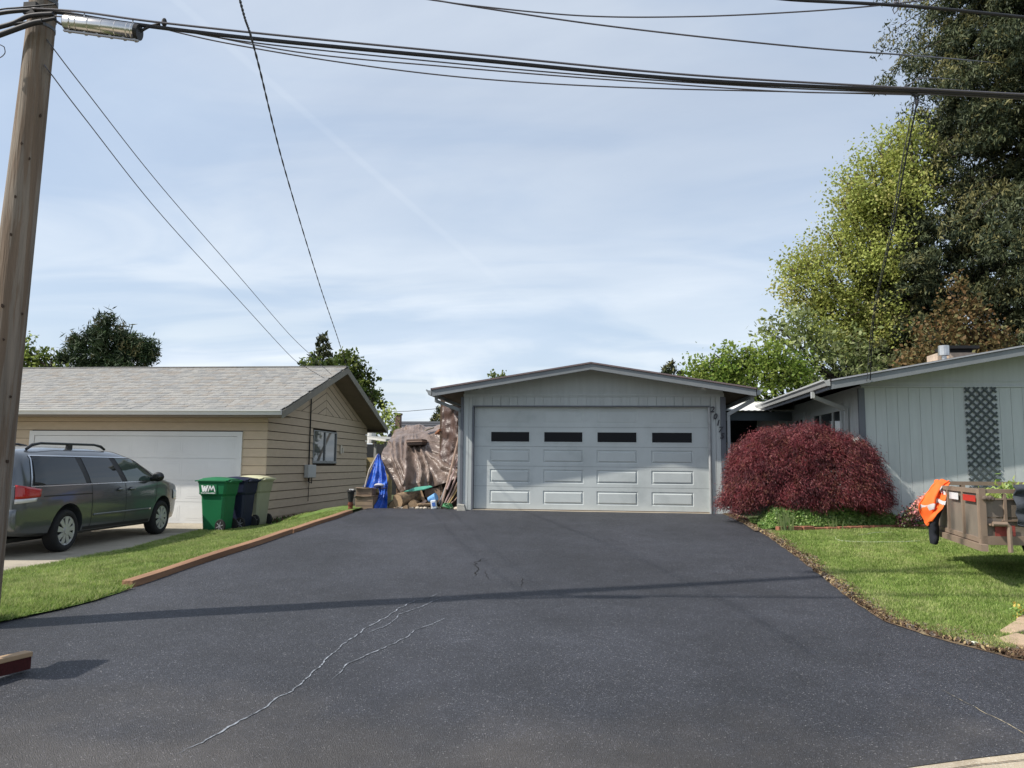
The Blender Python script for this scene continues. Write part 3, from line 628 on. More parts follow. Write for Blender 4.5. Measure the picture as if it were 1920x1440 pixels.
# ------------------------------------------------------------------ grey house
HY, HX = 14.55, 4.74
gh = empty('grey_house', (HX, HY, -1.0), 'grey house with grooved siding, low gable, lattice strip and brick chimney', 'house')
HPX, HPZ, HS = 11.2, 2.83, .182; HE = 4.04
hz = lambda x: HPZ - HS * abs(x - HPX)
m = MB(); m.box(HX + .02, 17.6, HY + .03, 24.6, -1.1, 1.44); m.prism([(HX + .02, HY + .03, 1.44), (17.6, HY + .03, 1.44), (17.6, HY + .03, hz(17.6) - .17), (HPX, HY + .03, HPZ - .17), (HX + .02, HY + .03, hz(HX) - .17)], (0, 10, 0)); m.build('wall', grey, gh)
x = HX + .07; k = 0
while x < 12.0:
    board(gh, x, x + .1885, HY + .006, -1.05, 1.442, grey); x += .193
m = MB(); m.box(HX + .02, 17.4, HY - .012, HY + .012, 1.446, 1.474); m.build('ledge', grey, gh)
m = MB(); m.box(HX + .6, 17.4, HY + .0, HY + .014, 1.545, 1.56); m.build('gable_batten', grey, gh)
m = MB(); m.prism([(HX + .02, HY + .014, 1.476), (17.6, HY + .014, 1.476), (17.6, HY + .014, hz(17.6) - .072), (HPX, HY + .014, HPZ - .072), (HX + .02, HY + .014, hz(HX) - .072)], (0, .012, 0)); m.build('gable_panel', grey, gh)
m = MB(); m.box(HX - .03, HX + .075, HY - .02, HY + .05, -1.05, 1.43); m.build('corner_trim', dgrey, gh)
m = MB()
for sx in (-1, 1):
    xe = HE if sx < 0 else 2 * HPX - HE; m.prism([(HPX, 13.92, HPZ), (xe, 13.92, hz(xe)), (xe, 13.92, hz(xe) - .035), (HPX, 13.92, HPZ - .035)], (0, 11.3, 0))
m.build('roof', roofing, gh)
for sx in (-1, 1):
    xe = HE + .03 if sx < 0 else 2 * HPX - HE - .03; m = MB()
    m.prism([(HPX, 13.94, HPZ - .037), (xe, 13.94, hz(xe) - .037), (xe, 13.94, hz(xe) - .175), (HPX, 13.94, HPZ - .175)], (0, .045, 0)); m.build('fascia_board', fgrey, gh)
    m = MB(); m.prism([(HPX, 13.914, HPZ - .004), (xe, 13.914, hz(xe) - .004), (xe, 13.914, hz(xe) - .03), (HPX, 13.914, HPZ - .03)], (0, .006, 0)); m.build('drip_edge', M('pale_drip_edge', (0.33, 0.34, 0.36), .5, .2), gh)
m = MB(); m.prism([(HE + .02, 13.99, hz(HE) - .04), (HPX, 13.99, HPZ - .04), (HPX, 13.99, HPZ - .07), (HE + .02, 13.99, hz(HE) - .07)], (0, 10.6, 0)); m.build('roof_deck', deck, gh)
hgut = M('white_grey_gutter', (0.34, 0.345, 0.34), .5, .08)
m = MB(); k_gutter(m, (HE + .01, 13.93, hz(HE) + .005), (HE + .01, 19.9, hz(HE) + .005), (-1, 0, 0)); m.build('gutter', hgut, gh)
m = MB(); m.box(HE + .0, HE + .04, 13.99, 24.6, hz(HE) - .17, hz(HE) - .037); m.build('eave_board', dgrey, gh)
m = MB(); m.beam((4.0, 14.88, 1.40), (4.0, 14.88, 1.28), .06, .06, up=(0, 1, 0)); m.beam((4.0, 14.9, 1.31), (4.68, 15.2, 1.09), .055, .07); m.beam((4.685, 15.21, 1.1), (4.685, 15.21, -1), .06, .06, up=(0, 1, 0)); m.build('downspout', M('pale_downspout', (0.42, 0.44, 0.44), .5, .06), gh)
# side windows
wtrim = M('pale_window_trim', (0.46, 0.49, 0.49), .55, .05); wglass = glass('side_window_glass', (0.03, 0.032, 0.03), .04)
for y0, y1, muls in ((15.56, 17.66, (.30, .72)), (18.33, 19.26, (.5,)), (19.98, 20.88, (.5,))):
    m = MB(); m.box(HX - .03, HX + .025, y0, y1, 1.10, 1.25); m.box(HX - .03, HX + .025, y0, y0 + .11, .1, 1.10); m.box(HX - .03, HX + .025, y1 - .11, y1, .1, 1.10); m.box(HX - .03, HX + .025, y0, y1, 0, .1)
    wn = m.build('window', wtrim, gh)
    for q in muls:
        m = MB(); yy = y0 + (y1 - y0) * q; m.box(HX - .02, HX + .02, yy - .03, yy + .03, .1, 1.10); m.build('mullion', wtrim, wn)
    ss = [0, *muls, 1]
    for a, b in zip(ss, ss[1:]):
        m = MB(); m.box(HX + .0, HX + .01, y0 + (y1 - y0) * a + .03, y0 + (y1 - y0) * b - .03, .1, 1.1); m.build('pane', wglass, wn)
y = 14.62
while y < 24.4:
    inw = any(a < y + .1 < b for a, b in ((15.45, 17.70), (18.25, 19.30), (19.9, 20.9)))
    m = MB(); m.box(HX + .004, HX + .02, y, y + .186, -1.05, 0.0 if inw else 1.42); m.build('siding_board', grey, gh)
    if inw: m = MB(); m.box(HX + .004, HX + .02, y, y + .186, 1.255, 1.42); m.build('siding_board', grey, gh)
    y += .193
# lattice strip: two layers of diagonal slats
lat = MB(); lx0, lx1, lz0, lz1 = 6.535, 7.065, -.93, 1.445; latm = M('dark_grey_lattice', (0.055, 0.068, 0.07), .6, .1)
def clip_seg(x0, z0, dx, dz):
    ts = []
    t0, t1 = -1e9, 1e9
    for p, d, lo, hi in ((x0, dx, lx0, lx1), (z0, dz, lz0, lz1)):
        a, b = (lo - p) / d, (hi - p) / d; a, b = min(a, b), max(a, b); t0, t1 = max(t0, a), min(t1, b)
    return (t0, t1) if t1 - t0 > .03 else None
step = .147
for layer, (dx, yy) in enumerate(((1, HY - .012), (-1, HY - .021))):
    c = lz0 - (lx1 - lx0) + .02
    while c < lz1 + (lx1 - lx0):
        sx = lx0 if dx > 0 else lx1; r = clip_seg(sx, c, dx, 1)
        if r:
            a = Vector((sx + dx * r[0], yy, c + r[0])); b = Vector((sx + dx * r[1], yy, c + r[1])); m = MB(); m.beam(a, b, .035, .008, up=(0, 1, 0)); m.build('lattice_slat', latm, gh)
        c += step
# chimney, vents
brickm = M('pale_painted_brick', (0.42, 0.34, 0.27), .9, .2, 8, bump=.4, orand=.12)
m = MB(); m.box(7.88, 8.98, 19.1, 19.75, 2.0, 2.45); m.box(8.02, 8.20, 19.1, 19.7, 2.45, 2.72); m.box(8.32, 8.92, 19.2, 19.7, 2.45, 2.74); chm = m.build('chimney', brickm, gh)
for r in range(7):
    for c in range(6):
        x0 = 7.885 + c * .19 - (.09 if r % 2 else 0); x1 = x0 + .18
        x0, x1 = max(x0, 7.89), min(x1, 8.97); zz = 2.02 + r * .073
        if r > 5: x0, x1 = max(x0, 8.33), min(x1, 8.91)
        if x1 - x0 > .04: m = MB(); m.box(x0, x1, 19.085, 19.099, zz, zz + .064); m.build('brick', brickm, chm)
m = MB(); m.box(8.25, 8.98, 19.12, 19.76, 2.83, 2.90); m.box(8.36, 8.86, 19.24, 19.66, 2.742, 2.829); m.build('chimney_cap', black, gh)
galv = M('galvanised_steel', (0.55, 0.56, 0.57), .35, .15, 8, metal=.8)
m = MB(); m.cyl((8.08, 18.9, 2.2), (8.08, 18.9, 2.66), .055); m.cyl((8.08, 18.9, 2.63), (8.08, 18.9, 2.86), .12); m.build('flue_pipe', galv, gh, smooth=False)
m = MB(); m.ball((9.62, 18.6, 2.64), .17, 14, 8, (1, 1, .55)); m.build('roof_vent', wtrim, gh, smooth=True)

# ------------------------------------------------------------------ carport between
cp = empty('carport', (3.6, 19.5, -1.0), 'low carport with a white corrugated roof between the garage and the grey house', 'carport')
wht = M('white_corrugated_roof', (0.72, 0.72, 0.70), .5, .08)
m = MB(); xs = np.linspace(2.62, 5.2, 60)
m.add([(x, y, z + .007 * sin(i * 1.9)) for i, x in enumerate(xs) for y, z in ((19.3, 1.36), (24.5, 2.15))], [(2 * i, 2 * i + 2, 2 * i + 3, 2 * i + 1) for i in range(len(xs) - 1)]); m.build('roof_panel', wht, cp, solid=.008)
m = MB(); m.box(2.63, 4.72, 19.45, 19.53, 1.12, 1.335); m.build('front_beam', M('dark_beam_paint', (0.06, 0.075, 0.085), .7, .1), cp)
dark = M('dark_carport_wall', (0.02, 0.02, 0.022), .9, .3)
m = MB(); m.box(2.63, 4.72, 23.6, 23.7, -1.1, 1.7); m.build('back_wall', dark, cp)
m = MB(); m.box(2.62, 4.73, 19.5, 23.6, -1.05, -.975); m.build('carport_floor', M('carport_slab', (0.10, 0.095, 0.09), .9, .2), cp)
m = MB(); m.box(2.8, 3.9, 21.2, 21.7, .60, .63); m.box(2.82, 2.86, 21.2, 21.24, -.97, .6); m.box(3.84, 3.88, 21.2, 21.24, -.97, .6); tag(m.build('work_shelf', M('shelf_wood', (0.30, 0.26, 0.17), .8, .2)), 'dusty wooden shelf standing in the dark carport', 'shelf')
m = MB(); m.cyl((3.55, 21.0, -.97), (3.55, 21.0, .52), .16, .14, 12); m.ball((3.55, 21.0, .55), .15, 12, 6, (1, 1, .5)); tag(m.build('water_heater', M('grey_enamel', (0.4, 0.4, 0.38), .5, .1)), 'pale grey tank half hidden behind the red maple in the carport', 'tank')
m = MB(); m.box(2.75, 3.2, 20.6, 21.0, -.97, .25); m.box(2.78, 3.15, 20.63, 20.97, .26, .34); tag(m.build('storage_box', M('mauve_box', (0.14, 0.11, 0.12), .8, .2), bevel=.02), 'dull mauve storage box beside the garage wall in the carport', 'box')

# ------------------------------------------------------------------ trees
def leafmat(name, c, c2, tr=.38, rough=.6): return M(name, c, rough, .3, 1.2, trans=tr, spec=.25, col2=c2, c2scale=.7, c2lo=.4, c2hi=.65)
bark = M('grey_brown_bark', (0.11, 0.085, 0.06), .95, .3, 6, bump=1, bscale=25, stretch=(1, 1, .25))
barkd = M('dark_bark', (0.045, 0.036, 0.028), .95, .3, 6, bump=1, bscale=25, stretch=(1, 1, .25))
def cluster_pts(blobs, per_m3, k, ra, shell=.55):
    out = []
    for (c, r, sq) in blobs:
        n = max(6, int(per_m3 * r * r)); d = rng.normal(size=(n, 3)); d /= np.linalg.norm(d, axis=1, keepdims=True)
        rad = r * (shell + (1 - shell) * rng.uniform(0, 1, n) ** .5) * (1 + .16 * np.sin(d[:, 0] * 7 + c[0]) * np.cos(d[:, 2] * 6 + c[1]))
        A = np.array(c) + d * rad[:, None] * np.array([1, 1, sq])
        out.append((np.repeat(A, k, axis=0) + rng.normal(scale=ra, size=(n * k, 3))))
    return np.concatenate(out)
def broad_tree(base, blobs, mats, wts, label, cat='tree', size=.16, per=26, k=16, ra=.2, trunk_r=.18, barkm=None, name='broadleaf_tree', group=None, shell=.5, asp=1.15, wf=.8):
    base = Vector(base); t = empty(name, base, label, cat, group)
    cs = [(Vector(b[0]), b[1]) for b in blobs]; top = max(c.z for c, r in cs); cen = sum((c for c, r in cs), Vector()) / len(cs); m = MB()
    fork = Vector((base.x * .7 + cen.x * .3, base.y, base.z + (min(c.z for c, r in cs) - base.z) * .55))
    m.tube([base, base.lerp(fork, .5) + Vector((.05, 0, 0)), fork], [trunk_r * 1.3, trunk_r, trunk_r * .85], 10)
    for c, r in cs:
        mid = fork.lerp(c, .5) + Vector((random.uniform(-.3, .3), random.uniform(-.3, .3), -.15 * r)); rr = trunk_r * .5 * min(1, .4 + r / 2)
        m.tube([fork, mid, c, c + (c - mid).normalized() * r * .6], [rr, rr * .7, rr * .4, rr * .12], 6)
        for _ in range(5):
            d = Vector((random.gauss(0, 1), random.gauss(0, 1), random.gauss(.3, 1))).normalized() * r * .9; m.tube([mid.lerp(c, random.uniform(.3, 1)), c + d * .5, c + d], [rr * .3, rr * .18, rr * .06], 4)
    m.build('trunk', barkm or bark, t, smooth=True)
    P = cluster_pts([(tuple(b[0]), b[1], b[2] if len(b) > 2 else 1) for b in blobs], per, k, ra, shell)
    cl = rng.choice(len(mats), len(P) // k + 1, p=wts); mi = np.repeat(cl, k)[:len(P)]; sw = rng.uniform(size=len(P)) < .25; mi = np.where(sw, rng.choice(len(mats), len(P), p=wts), mi)
    npmesh('crown', leaf_quads(P, size, asp, wf=wf), 4, mats, t, mi); return t
def px_blobs(lst, Y):
    return [(at(u, v, Y + (q[0] if q else 0)), r * Y / 1442.0) for (u, v, r, *q) in lst]

yg = [leafmat('leaf_yellow_green', (0.38, 0.425, 0.115), (0.33, 0.385, 0.10)), leafmat('leaf_olive', (0.31, 0.335, 0.08), (0.35, 0.37, 0.095)), leafmat('leaf_straw', (0.52, 0.49, 0.18), (0.46, 0.44, 0.15))]
bg_ = [leafmat('leaf_bright_green', (0.215, 0.29, 0.055), (0.175, 0.24, 0.045)), leafmat('leaf_mid_green', (0.11, 0.19, 0.028), (0.14, 0.22, 0.03)), leafmat('leaf_lime', (0.31, 0.37, 0.09), (0.26, 0.32, 0.07))]
pale = [leafmat('leaf_pale_sage', (0.24, 0.29, 0.11), (0.19, 0.24, 0.08)), leafmat('leaf_silver', (0.36, 0.39, 0.20), (0.29, 0.33, 0.14)), leafmat('leaf_dull', (0.13, 0.17, 0.055), (0.16, 0.2, 0.06))]
dk = [leafmat('needle_dark', (0.030, 0.045, 0.024), (0.042, 0.055, 0.028), .12), leafmat('needle_mid', (0.070, 0.088, 0.042), (0.095, 0.108, 0.050), .15), leafmat('needle_light', (0.20, 0.19, 0.08), (0.16, 0.155, 0.065), .25)]
rust = [leafmat('leaf_rust', (0.21, 0.125, 0.055), (0.16, 0.11, 0.045)), leafmat('leaf_bronze', (0.13, 0.10, 0.04), (0.17, 0.13, 0.05))]

broad_tree((13.2, 27.5, -1), px_blobs([(1655, 290, 38), (1640, 340, 48), (1600, 350, 35), (1590, 400, 48), (1650, 410, 60), (1570, 450, 45), (1520, 500, 42), (1490, 510, 28), (1560, 530, 62), (1640, 500, 70), (1500, 555, 34), (1570, 600, 62), (1640, 590, 62), (1710, 300, 50), (1700, 380, 60), (1610, 650, 55), (1540, 640, 40), (1695, 262, 30), (1680, 650, 55)], 25.5),
           yg, [.5, .38, .12], 'tall yellow-green maple with fresh leaves left of the dark fir', size=.085, per=20, k=140, ra=.24, trunk_r=.3, shell=.4)
broad_tree((7.6, 23.5, -1), px_blobs([(1350, 672, 26), (1322, 692, 28), (1310, 708, 24), (1375, 690, 34), (1405, 668, 24), (1440, 668, 32), (1420, 700, 42), (1465, 690, 36), (1490, 715, 36), (1390, 725, 36), (1460, 730, 30), (1345, 720, 30), (1300, 722, 16)], 22.5),
           bg_, [.5, .3, .2], 'round bright green maple rising between the garage and the grey house', size=.088, per=36, k=90, ra=.17, trunk_r=.2, barkm=barkd)
broad_tree((9.9, 24.5, -1), px_blobs([(1440, 620, 18), (1470, 625, 26), (1500, 610, 26), (1485, 650, 32), (1530, 640, 34), (1540, 690, 40), (1580, 680, 40), (1620, 690, 36), (1650, 700, 28), (1600, 640, 26), (1500, 700, 28)], 23.5),
           pale, [.45, .3, .25], 'pale grey-green loose tree behind the roof of the grey house', size=.10, per=46, k=20, ra=.2, trunk_r=.15, barkm=barkd, asp=1.9)
broad_tree((15.0, 23.5, -1), px_blobs([(1760, 640, 44), (1800, 600, 40), (1835, 640, 42), (1720, 670, 30), (1870, 650, 40), (1790, 560, 30), (1700, 690, 22)], 22.5),
           rust + [dk[2]], [.45, .3, .25], 'rust-brown bushy tree behind the brick chimney', size=.10, per=70, k=20, ra=.17, trunk_r=.14, barkm=barkd)

def fir(base, H, R, zlow, label, name='fir_tree', lv=.35, nb=7, leaves=200, size=.2, mats=dk, wts=(.45, .37, .18), group=None, rag=.25, tipdroop=.35, shape=.8, cat='tree', clump=2.6, wf=.5):
    base = Vector(base); t = empty(name, base, label, cat, group); m = MB()
    m.tube([base + Vector((.05 * sin(z), 0, z)) for z in np.linspace(0, H, 9)], [max(.02, R * .075 * (1 - z / H) + .01) for z in np.linspace(0, H, 9)], 10)
    PP = []; MM = []; z = zlow; k = 0
    while z < H - .1:
        f = (1 - (z - zlow) / (H - zlow)) ** shape; 
        for b in range(nb):
            a = 2 * pi * (b / nb) + k * 1.3 + random.uniform(-.3, .3); ln = R * f * random.uniform(1 - rag, 1 + rag) + .1
            d = Vector((cos(a), sin(a), 0)); s = np.linspace(0, 1, 8); zz = z + random.uniform(-.15, .15)
            pts = [base + d * ln * q + Vector((0, 0, zz + ln * (.10 * q - tipdroop * q * q))) for q in s]
            if ln > .8 and nb > 5: m.tube(pts[::2] + [pts[-1]], [.05 * f + .012, .04 * f + .01, .025 * f + .008, .012, .006], 4, caps=False)
            nc = max(2, int(ln * clump)); n = max(8, int(leaves * ln / R * ((.35 if d.y > .35 else 1) * (.4 if z > 21 else 1) if leaves > 1000 else 1))); qc = rng.uniform(.15, 1, nc) ** .7
            cc = np.stack([np.interp(qc, s, [p[i] for p in pts]) for i in range(3)], 1); sd = Vector((-d.y, d.x, 0)); lat = rng.normal(size=nc) * ln * .17 * (1.2 - qc * .6)
            cc[:, 0] += sd.x * lat; cc[:, 1] += sd.y * lat; cc[:, 2] -= np.abs(rng.normal(size=nc)) * ln * .05
            id_ = rng.integers(0, nc, n); sp = min(.46, .13 + ln * .08) * rng.uniform(.6, 1.3, nc)[id_][:, None]
            dv = rng.normal(size=(n, 3)); dv /= np.linalg.norm(dv, axis=1, keepdims=True); off = dv * sp * (.45 + .55 * rng.uniform(0, 1, (n, 1)) ** .5) * np.array([1, 1, .72]); off[:, 2] -= .8 * np.hypot(off[:, 0], off[:, 1]) - .2 * sp[:, 0]
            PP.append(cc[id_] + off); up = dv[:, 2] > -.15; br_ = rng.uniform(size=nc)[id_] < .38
            MM.append(np.where(rng.uniform(size=n) < .22, rng.choice(len(mats), n, p=wts), np.where(up, np.where(br_, min(2, len(mats) - 1), 1), 0)))  # lit tops and shaded undersides of the clumps put into the needle colour
        z += lv * (.6 + .4 * f) ; k += 1
    m.build('trunk', barkd, t, smooth=True)
    P = np.concatenate(PP); mi = np.array([0]) if 0 else None
    c = rng.normal(size=len(P)) * .5; mi = np.concatenate(MM)
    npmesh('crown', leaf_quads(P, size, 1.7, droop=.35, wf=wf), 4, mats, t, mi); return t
big = at(1965, 600, 27.0)
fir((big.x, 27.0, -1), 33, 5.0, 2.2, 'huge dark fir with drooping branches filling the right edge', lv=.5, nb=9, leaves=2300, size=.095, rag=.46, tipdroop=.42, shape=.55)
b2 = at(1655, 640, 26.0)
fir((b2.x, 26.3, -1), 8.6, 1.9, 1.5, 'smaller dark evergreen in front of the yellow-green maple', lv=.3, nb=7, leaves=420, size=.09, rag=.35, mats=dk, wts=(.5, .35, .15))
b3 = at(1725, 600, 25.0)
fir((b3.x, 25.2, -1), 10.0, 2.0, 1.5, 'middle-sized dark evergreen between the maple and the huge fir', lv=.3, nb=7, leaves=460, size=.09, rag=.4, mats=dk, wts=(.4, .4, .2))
for (u, v, r, lab) in ((1259, 671, .9, 'tallest of the three small dark fir tops behind the garage roof'), (1246, 682, .7, 'left fir top of the three small ones behind the garage roof'), (1277, 692, .6, 'lowest right fir top of the three behind the garage roof')):
    p = at(u, v, 48.0); fir((p.x, 48, -1), p.z + 1, r * 1.5, 2, lab, lv=.4, nb=6, leaves=40, size=.2, group='small fir tops behind the garage')
p = at(606, 626, 38.0); fir((p.x, 38, -1), p.z + 1, 1.9, 1.5, 'slim pointed fir behind the tan roof', lv=.33, nb=7, leaves=70, size=.19, rag=.3)
p = at(824, 762, 42.0); fir((p.x, 42, -1), p.z + 1, 1.3, 1.2, 'dark fir top in the gap left of the garage', lv=.33, nb=6, leaves=60, size=.17)
pine = [leafmat('pine_needles', (0.045, 0.075, 0.03), (0.06, 0.09, 0.035), .15), leafmat('pine_dark_needles', (0.028, 0.048, 0.022), (0.04, 0.06, 0.025), .1), leafmat('pine_candles', (0.13, 0.12, 0.055), (0.09, 0.10, 0.04), .2)]  # dark needles mixed in at random, cluster by cluster
broad_tree((-21.2, 33, -1), px_blobs([(200, 610, 17), (185, 628, 22), (215, 628, 22), (165, 642, 22), (200, 650, 30), (235, 648, 22), (150, 660, 20), (180, 672, 28), (225, 672, 26), (262, 660, 14), (275, 650, 9), (280, 668, 9), (118, 676, 11), (135, 690, 18), (255, 685, 24), (170, 700, 30), (215, 700, 30), (140, 640, 8), (232, 632, 10), (248, 640, 8)], 32),
           pine, [.5, .36, .14], 'round-topped dark pine behind the tan roof', name='pine_tree', size=.17, per=30, k=85, ra=.16, trunk_r=.2, barkm=barkd, asp=1.8, shell=.5, wf=.3)
olive = [leafmat('leaf_olive_green', (0.11, 0.15, 0.03), (0.14, 0.17, 0.035)), leafmat('leaf_deep_green', (0.05, 0.085, 0.02), (0.07, 0.10, 0.025)), bg_[2]]
broad_tree((-18.6, 30, -1), px_blobs([(48, 655, 20), (65, 668, 20), (88, 675, 16), (30, 670, 30), (60, 690, 26), (95, 690, 18), (10, 660, 30)], 30), olive, [.5, .35, .15], 'green tree half hidden by the utility pole', size=.15, per=40, k=26, ra=.18)
broad_tree((-8.3, 31, -1), px_blobs([(655, 680, 16), (668, 690, 20), (680, 705, 22), (692, 722, 17), (650, 705, 22), (670, 730, 26), (694, 742, 16), (645, 672, 8)], 31), olive, [.35, .5, .15], 'dark green leafy tree behind the tan gable peak', size=.15, per=44, k=26, ra=.14, shell=.3)
broad_tree((-10.3, 37, -1), px_blobs([(573, 684, 9), (588, 682, 9), (620, 684, 9), (630, 682, 8), (603, 690, 14)], 36), olive, [.4, .45, .15], 'low green treetop round the foot of the slim fir', size=.2, per=50, k=12, ra=.14)
broad_tree((-7.9, 33, -1), px_blobs([(708, 748, 10), (712, 758, 8), (705, 740, 8)], 32), olive, [.3, .6, .1], 'small dark treetop just right of the tan rear eave', size=.16, per=60, k=10, ra=.1, trunk_r=.07)
broad_tree((-7.9, 29, -1), px_blobs([(720, 778, 10), (735, 790, 12), (715, 800, 14), (738, 805, 10), (700, 812, 14), (728, 770, 5), (712, 825, 14)], 29), [pale[0], bg_[2], yg[0]], [.35, .3, .35], 'thin pale green shrub beyond the tan eave', name='shrub', size=.13, per=30, k=9, ra=.16, trunk_r=.06, shell=.2, cat='shrub')
for k, (u, v) in enumerate(((922, 702), (931, 704), (943, 700))): 
    pass
broad_tree((-1.1, 36, -1), px_blobs([(922, 706, 5), (932, 710, 6), (943, 704, 4), (935, 716, 10)], 36), pale, [.3, .2, .5], 'tiny treetop peeping over the left slope of the garage roof', size=.15, per=50, k=7, ra=.08, trunk_r=.06, shell=.2)

# ------------------------------------------------------------------ red laceleaf maple
redm = [M('laceleaf_crimson', (0.19, 0.032, 0.04), .6, .35, 2, trans=.22, col2=(0.11, 0.022, 0.03), c2scale=3, c2lo=.42, c2hi=.62), M('laceleaf_purple', (0.085, 0.022, 0.03), .6, .3, 2, trans=.2), M('laceleaf_bronze', (0.20, 0.075, 0.05), .6, .3, 2, trans=.25), M('laceleaf_rose', (0.27, 0.08, 0.085), .55, .2, 2, trans=.3)]
jx, jy, jz = 3.68, 14.72, -1.04
jm = empty('red_laceleaf_maple', (jx, jy, jz), 'low dome of dark red weeping laceleaf maple at the garage corner', 'shrub')
n = 4000
def dome(az, el):
    """radius profile of the weeping crown"""
    rx = 1.29 + (.05 if cos(az) < -.2 else 0) + .07 * sin(3 * az + 1) + .05 * sin(7 * az); return rx
P = []; MI = []
V = []
for i in range(n):
    az = rng.uniform(0, 2 * pi); s = rng.uniform(0, 1) ** .6; lay = rng.uniform(.0, 1) ** 2
    R_ = dome(az, 0) * (1 - .30 * lay) * (1 + .10 * mnoise.noise((az * 4, s * 9, 5))); ph = s * pi / 2 * 1.02
    x = R_ * sin(ph) ** .78 * cos(az); y = R_ * .50 * sin(ph) ** .85 * sin(az) - .42 * max(0, x - .3)
    z = 1.80 * (1 - .18 * lay) * max(0, cos(ph)) ** .52 * (1 + .05 * mnoise.noise((az * 2.5, s * 5, 0))) + .08 * mnoise.noise((x * 2.2, y * 2.2, 0)) + .05 * mnoise.noise((x * 6, y * 6, 3))
    if cos(az) > .15 and z < .42: z += rng.uniform(.0, .25) ; 
    fl_ = .47 + .07 * sin(az * 5) - .12 * (cos(az) < -.72)
    if z < fl_: z = fl_ + rng.uniform(0, .2)
    # a drooping spray of fine leaves
    o = np.array([jx + x, jy + y, jz + z]); outv = np.array([cos(az) * sin(ph), sin(az) * sin(ph), .55 * cos(ph)]); k = 42
    cmat = rng.choice(4, p=[.42, .24, .14, .20])
    q = rng.uniform(0, 1, k)[:, None]; spread = rng.normal(scale=.05, size=(k, 3)); dl = np.array([0, 0, -1.]) * .15 + outv * .07
    b0 = o + q * dl + spread; ang = rng.uniform(0, 2 * pi, k); ln = rng.uniform(.035, .08, k)[:, None]
    dr = np.stack([np.cos(ang) * .55, np.sin(ang) * .55, -rng.uniform(.3, 1.1, k)], 1) + outv * .5; dr /= np.linalg.norm(dr, axis=1, keepdims=True)
    side = np.cross(dr, rng.normal(size=(k, 3))); side /= np.linalg.norm(side, axis=1, keepdims=True) + 1e-9
    wv = rng.uniform(.0025, .0065, k)[:, None]; Q = np.empty((k, 4, 3)); Q[:, 0] = b0; Q[:, 1] = b0 + dr * ln * .45 + side * wv; Q[:, 2] = b0 + dr * ln; Q[:, 3] = b0 + dr * ln * .45 - side * wv
    V.append(Q.reshape(-1, 3)); MI.append(np.full(k, cmat))
npmesh('crown', np.concatenate(V), 4, redm, jm, np.concatenate(MI))
m = MB()
m.tube([(jx, jy, jz - .05), (jx + .05, jy, jz + .4), (jx, jy, jz + .8)], [.08, .07, .05], 8)
for k in range(26):
    a = k * 2.4; r = random.uniform(.5, .95); m.tube([(jx, jy, jz + .5 + .01 * k), (jx + cos(a) * r * .4, jy + sin(a) * r * .16, jz + random.uniform(.9, 1.25)), (jx + cos(a) * r * .8, jy + sin(a) * r * .33, jz + random.uniform(.8, 1.0)), (jx + cos(a) * r * 1.05, jy + sin(a) * r * .42, jz + .55)], [.03, .022, .014, .006], 5)
m.build('branches', barkd, jm, smooth=True)

# ground cover bed
gcm = [M('groundcover_leaf', (0.19, 0.31, 0.075), .5, .3, 3, trans=.3), M('groundcover_dark', (0.09, 0.17, 0.04), .5, .3, 3, trans=.2), M('groundcover_light', (0.31, 0.41, 0.14), .5, .3, 3, trans=.3)]
n = 70000; X = rng.uniform(2.75, 6.6, n); Y = rng.uniform(13.4, 14.6, n); ok = (Y > np.array([BED_Y(x) + .05 for x in X])) & (X > 2.82 + .12 * np.sin(Y * 9) - (Y - 14) * .1) & (X < 6.9 - (Y - 13) * .1); X, Y = X[ok], Y[ok]
hgt = np.array([.20 + .12 * min(1, max(0, (y - BED_Y(x)) / .5)) + .07 * mnoise.noise((x * 2.3, y * 2.3, 1)) for x, y in zip(X, Y)]); edge = np.clip((Y - np.array([BED_Y(x) for x in X])) / .22, .3, 1) * np.clip((X - 2.8) / .3, .3, 1)
Z = np.array([gz(x, y) for x, y in zip(X, Y)]) + hgt * edge * rng.uniform(.2, 1.1, len(X)) ** .6 + .02
tag(npmesh('ground_cover', leaf_quads(np.stack([X, Y, Z], 1), .050, 1.1, .4), 4, gcm, None, rng.choice(3, len(X), p=[.5, .25, .25])), 'low green ground cover filling the bed before the red maple', 'ground cover', kind='stuff')
m = MB(); xs = np.linspace(2.62, 8.5, 30)
m.add([(x, y, gz(3, y) + .02 + .02 * mnoise.noise((x * 3, y * 3, 0))) for x in xs for y in (BED_Y(min(x, 6.6)) - .02, 14.56)], [(2 * i, 2 * i + 2, 2 * i + 3, 2 * i + 1) for i in range(len(xs) - 1)]); tag(m.build('planting_bed', soil), kind='structure')
# brick edging of the bed
bedg = empty('brick_edging', (3.0, 13.6, -1.1), 'thin red brick edging between the ground cover bed and the lawn', 'edging')
redb = M('red_edging_brick', (0.30, 0.125, 0.075), .9, .2, 14, bump=.5, orand=.15)
for i in range(15):
    x = 3.0 + i * .215; y = BED_Y(x); z = gz(x, y); m = MB(); m.box(x, x + .2, y - .085, y + .03, z - .03, z + (.085 if i < 3 else .06), rot=Matrix.Rotation(math.atan(.33) + .05 * sin(i * 4), 3, 'Z')); m.build('brick', redb, bedg, bevel=.005)
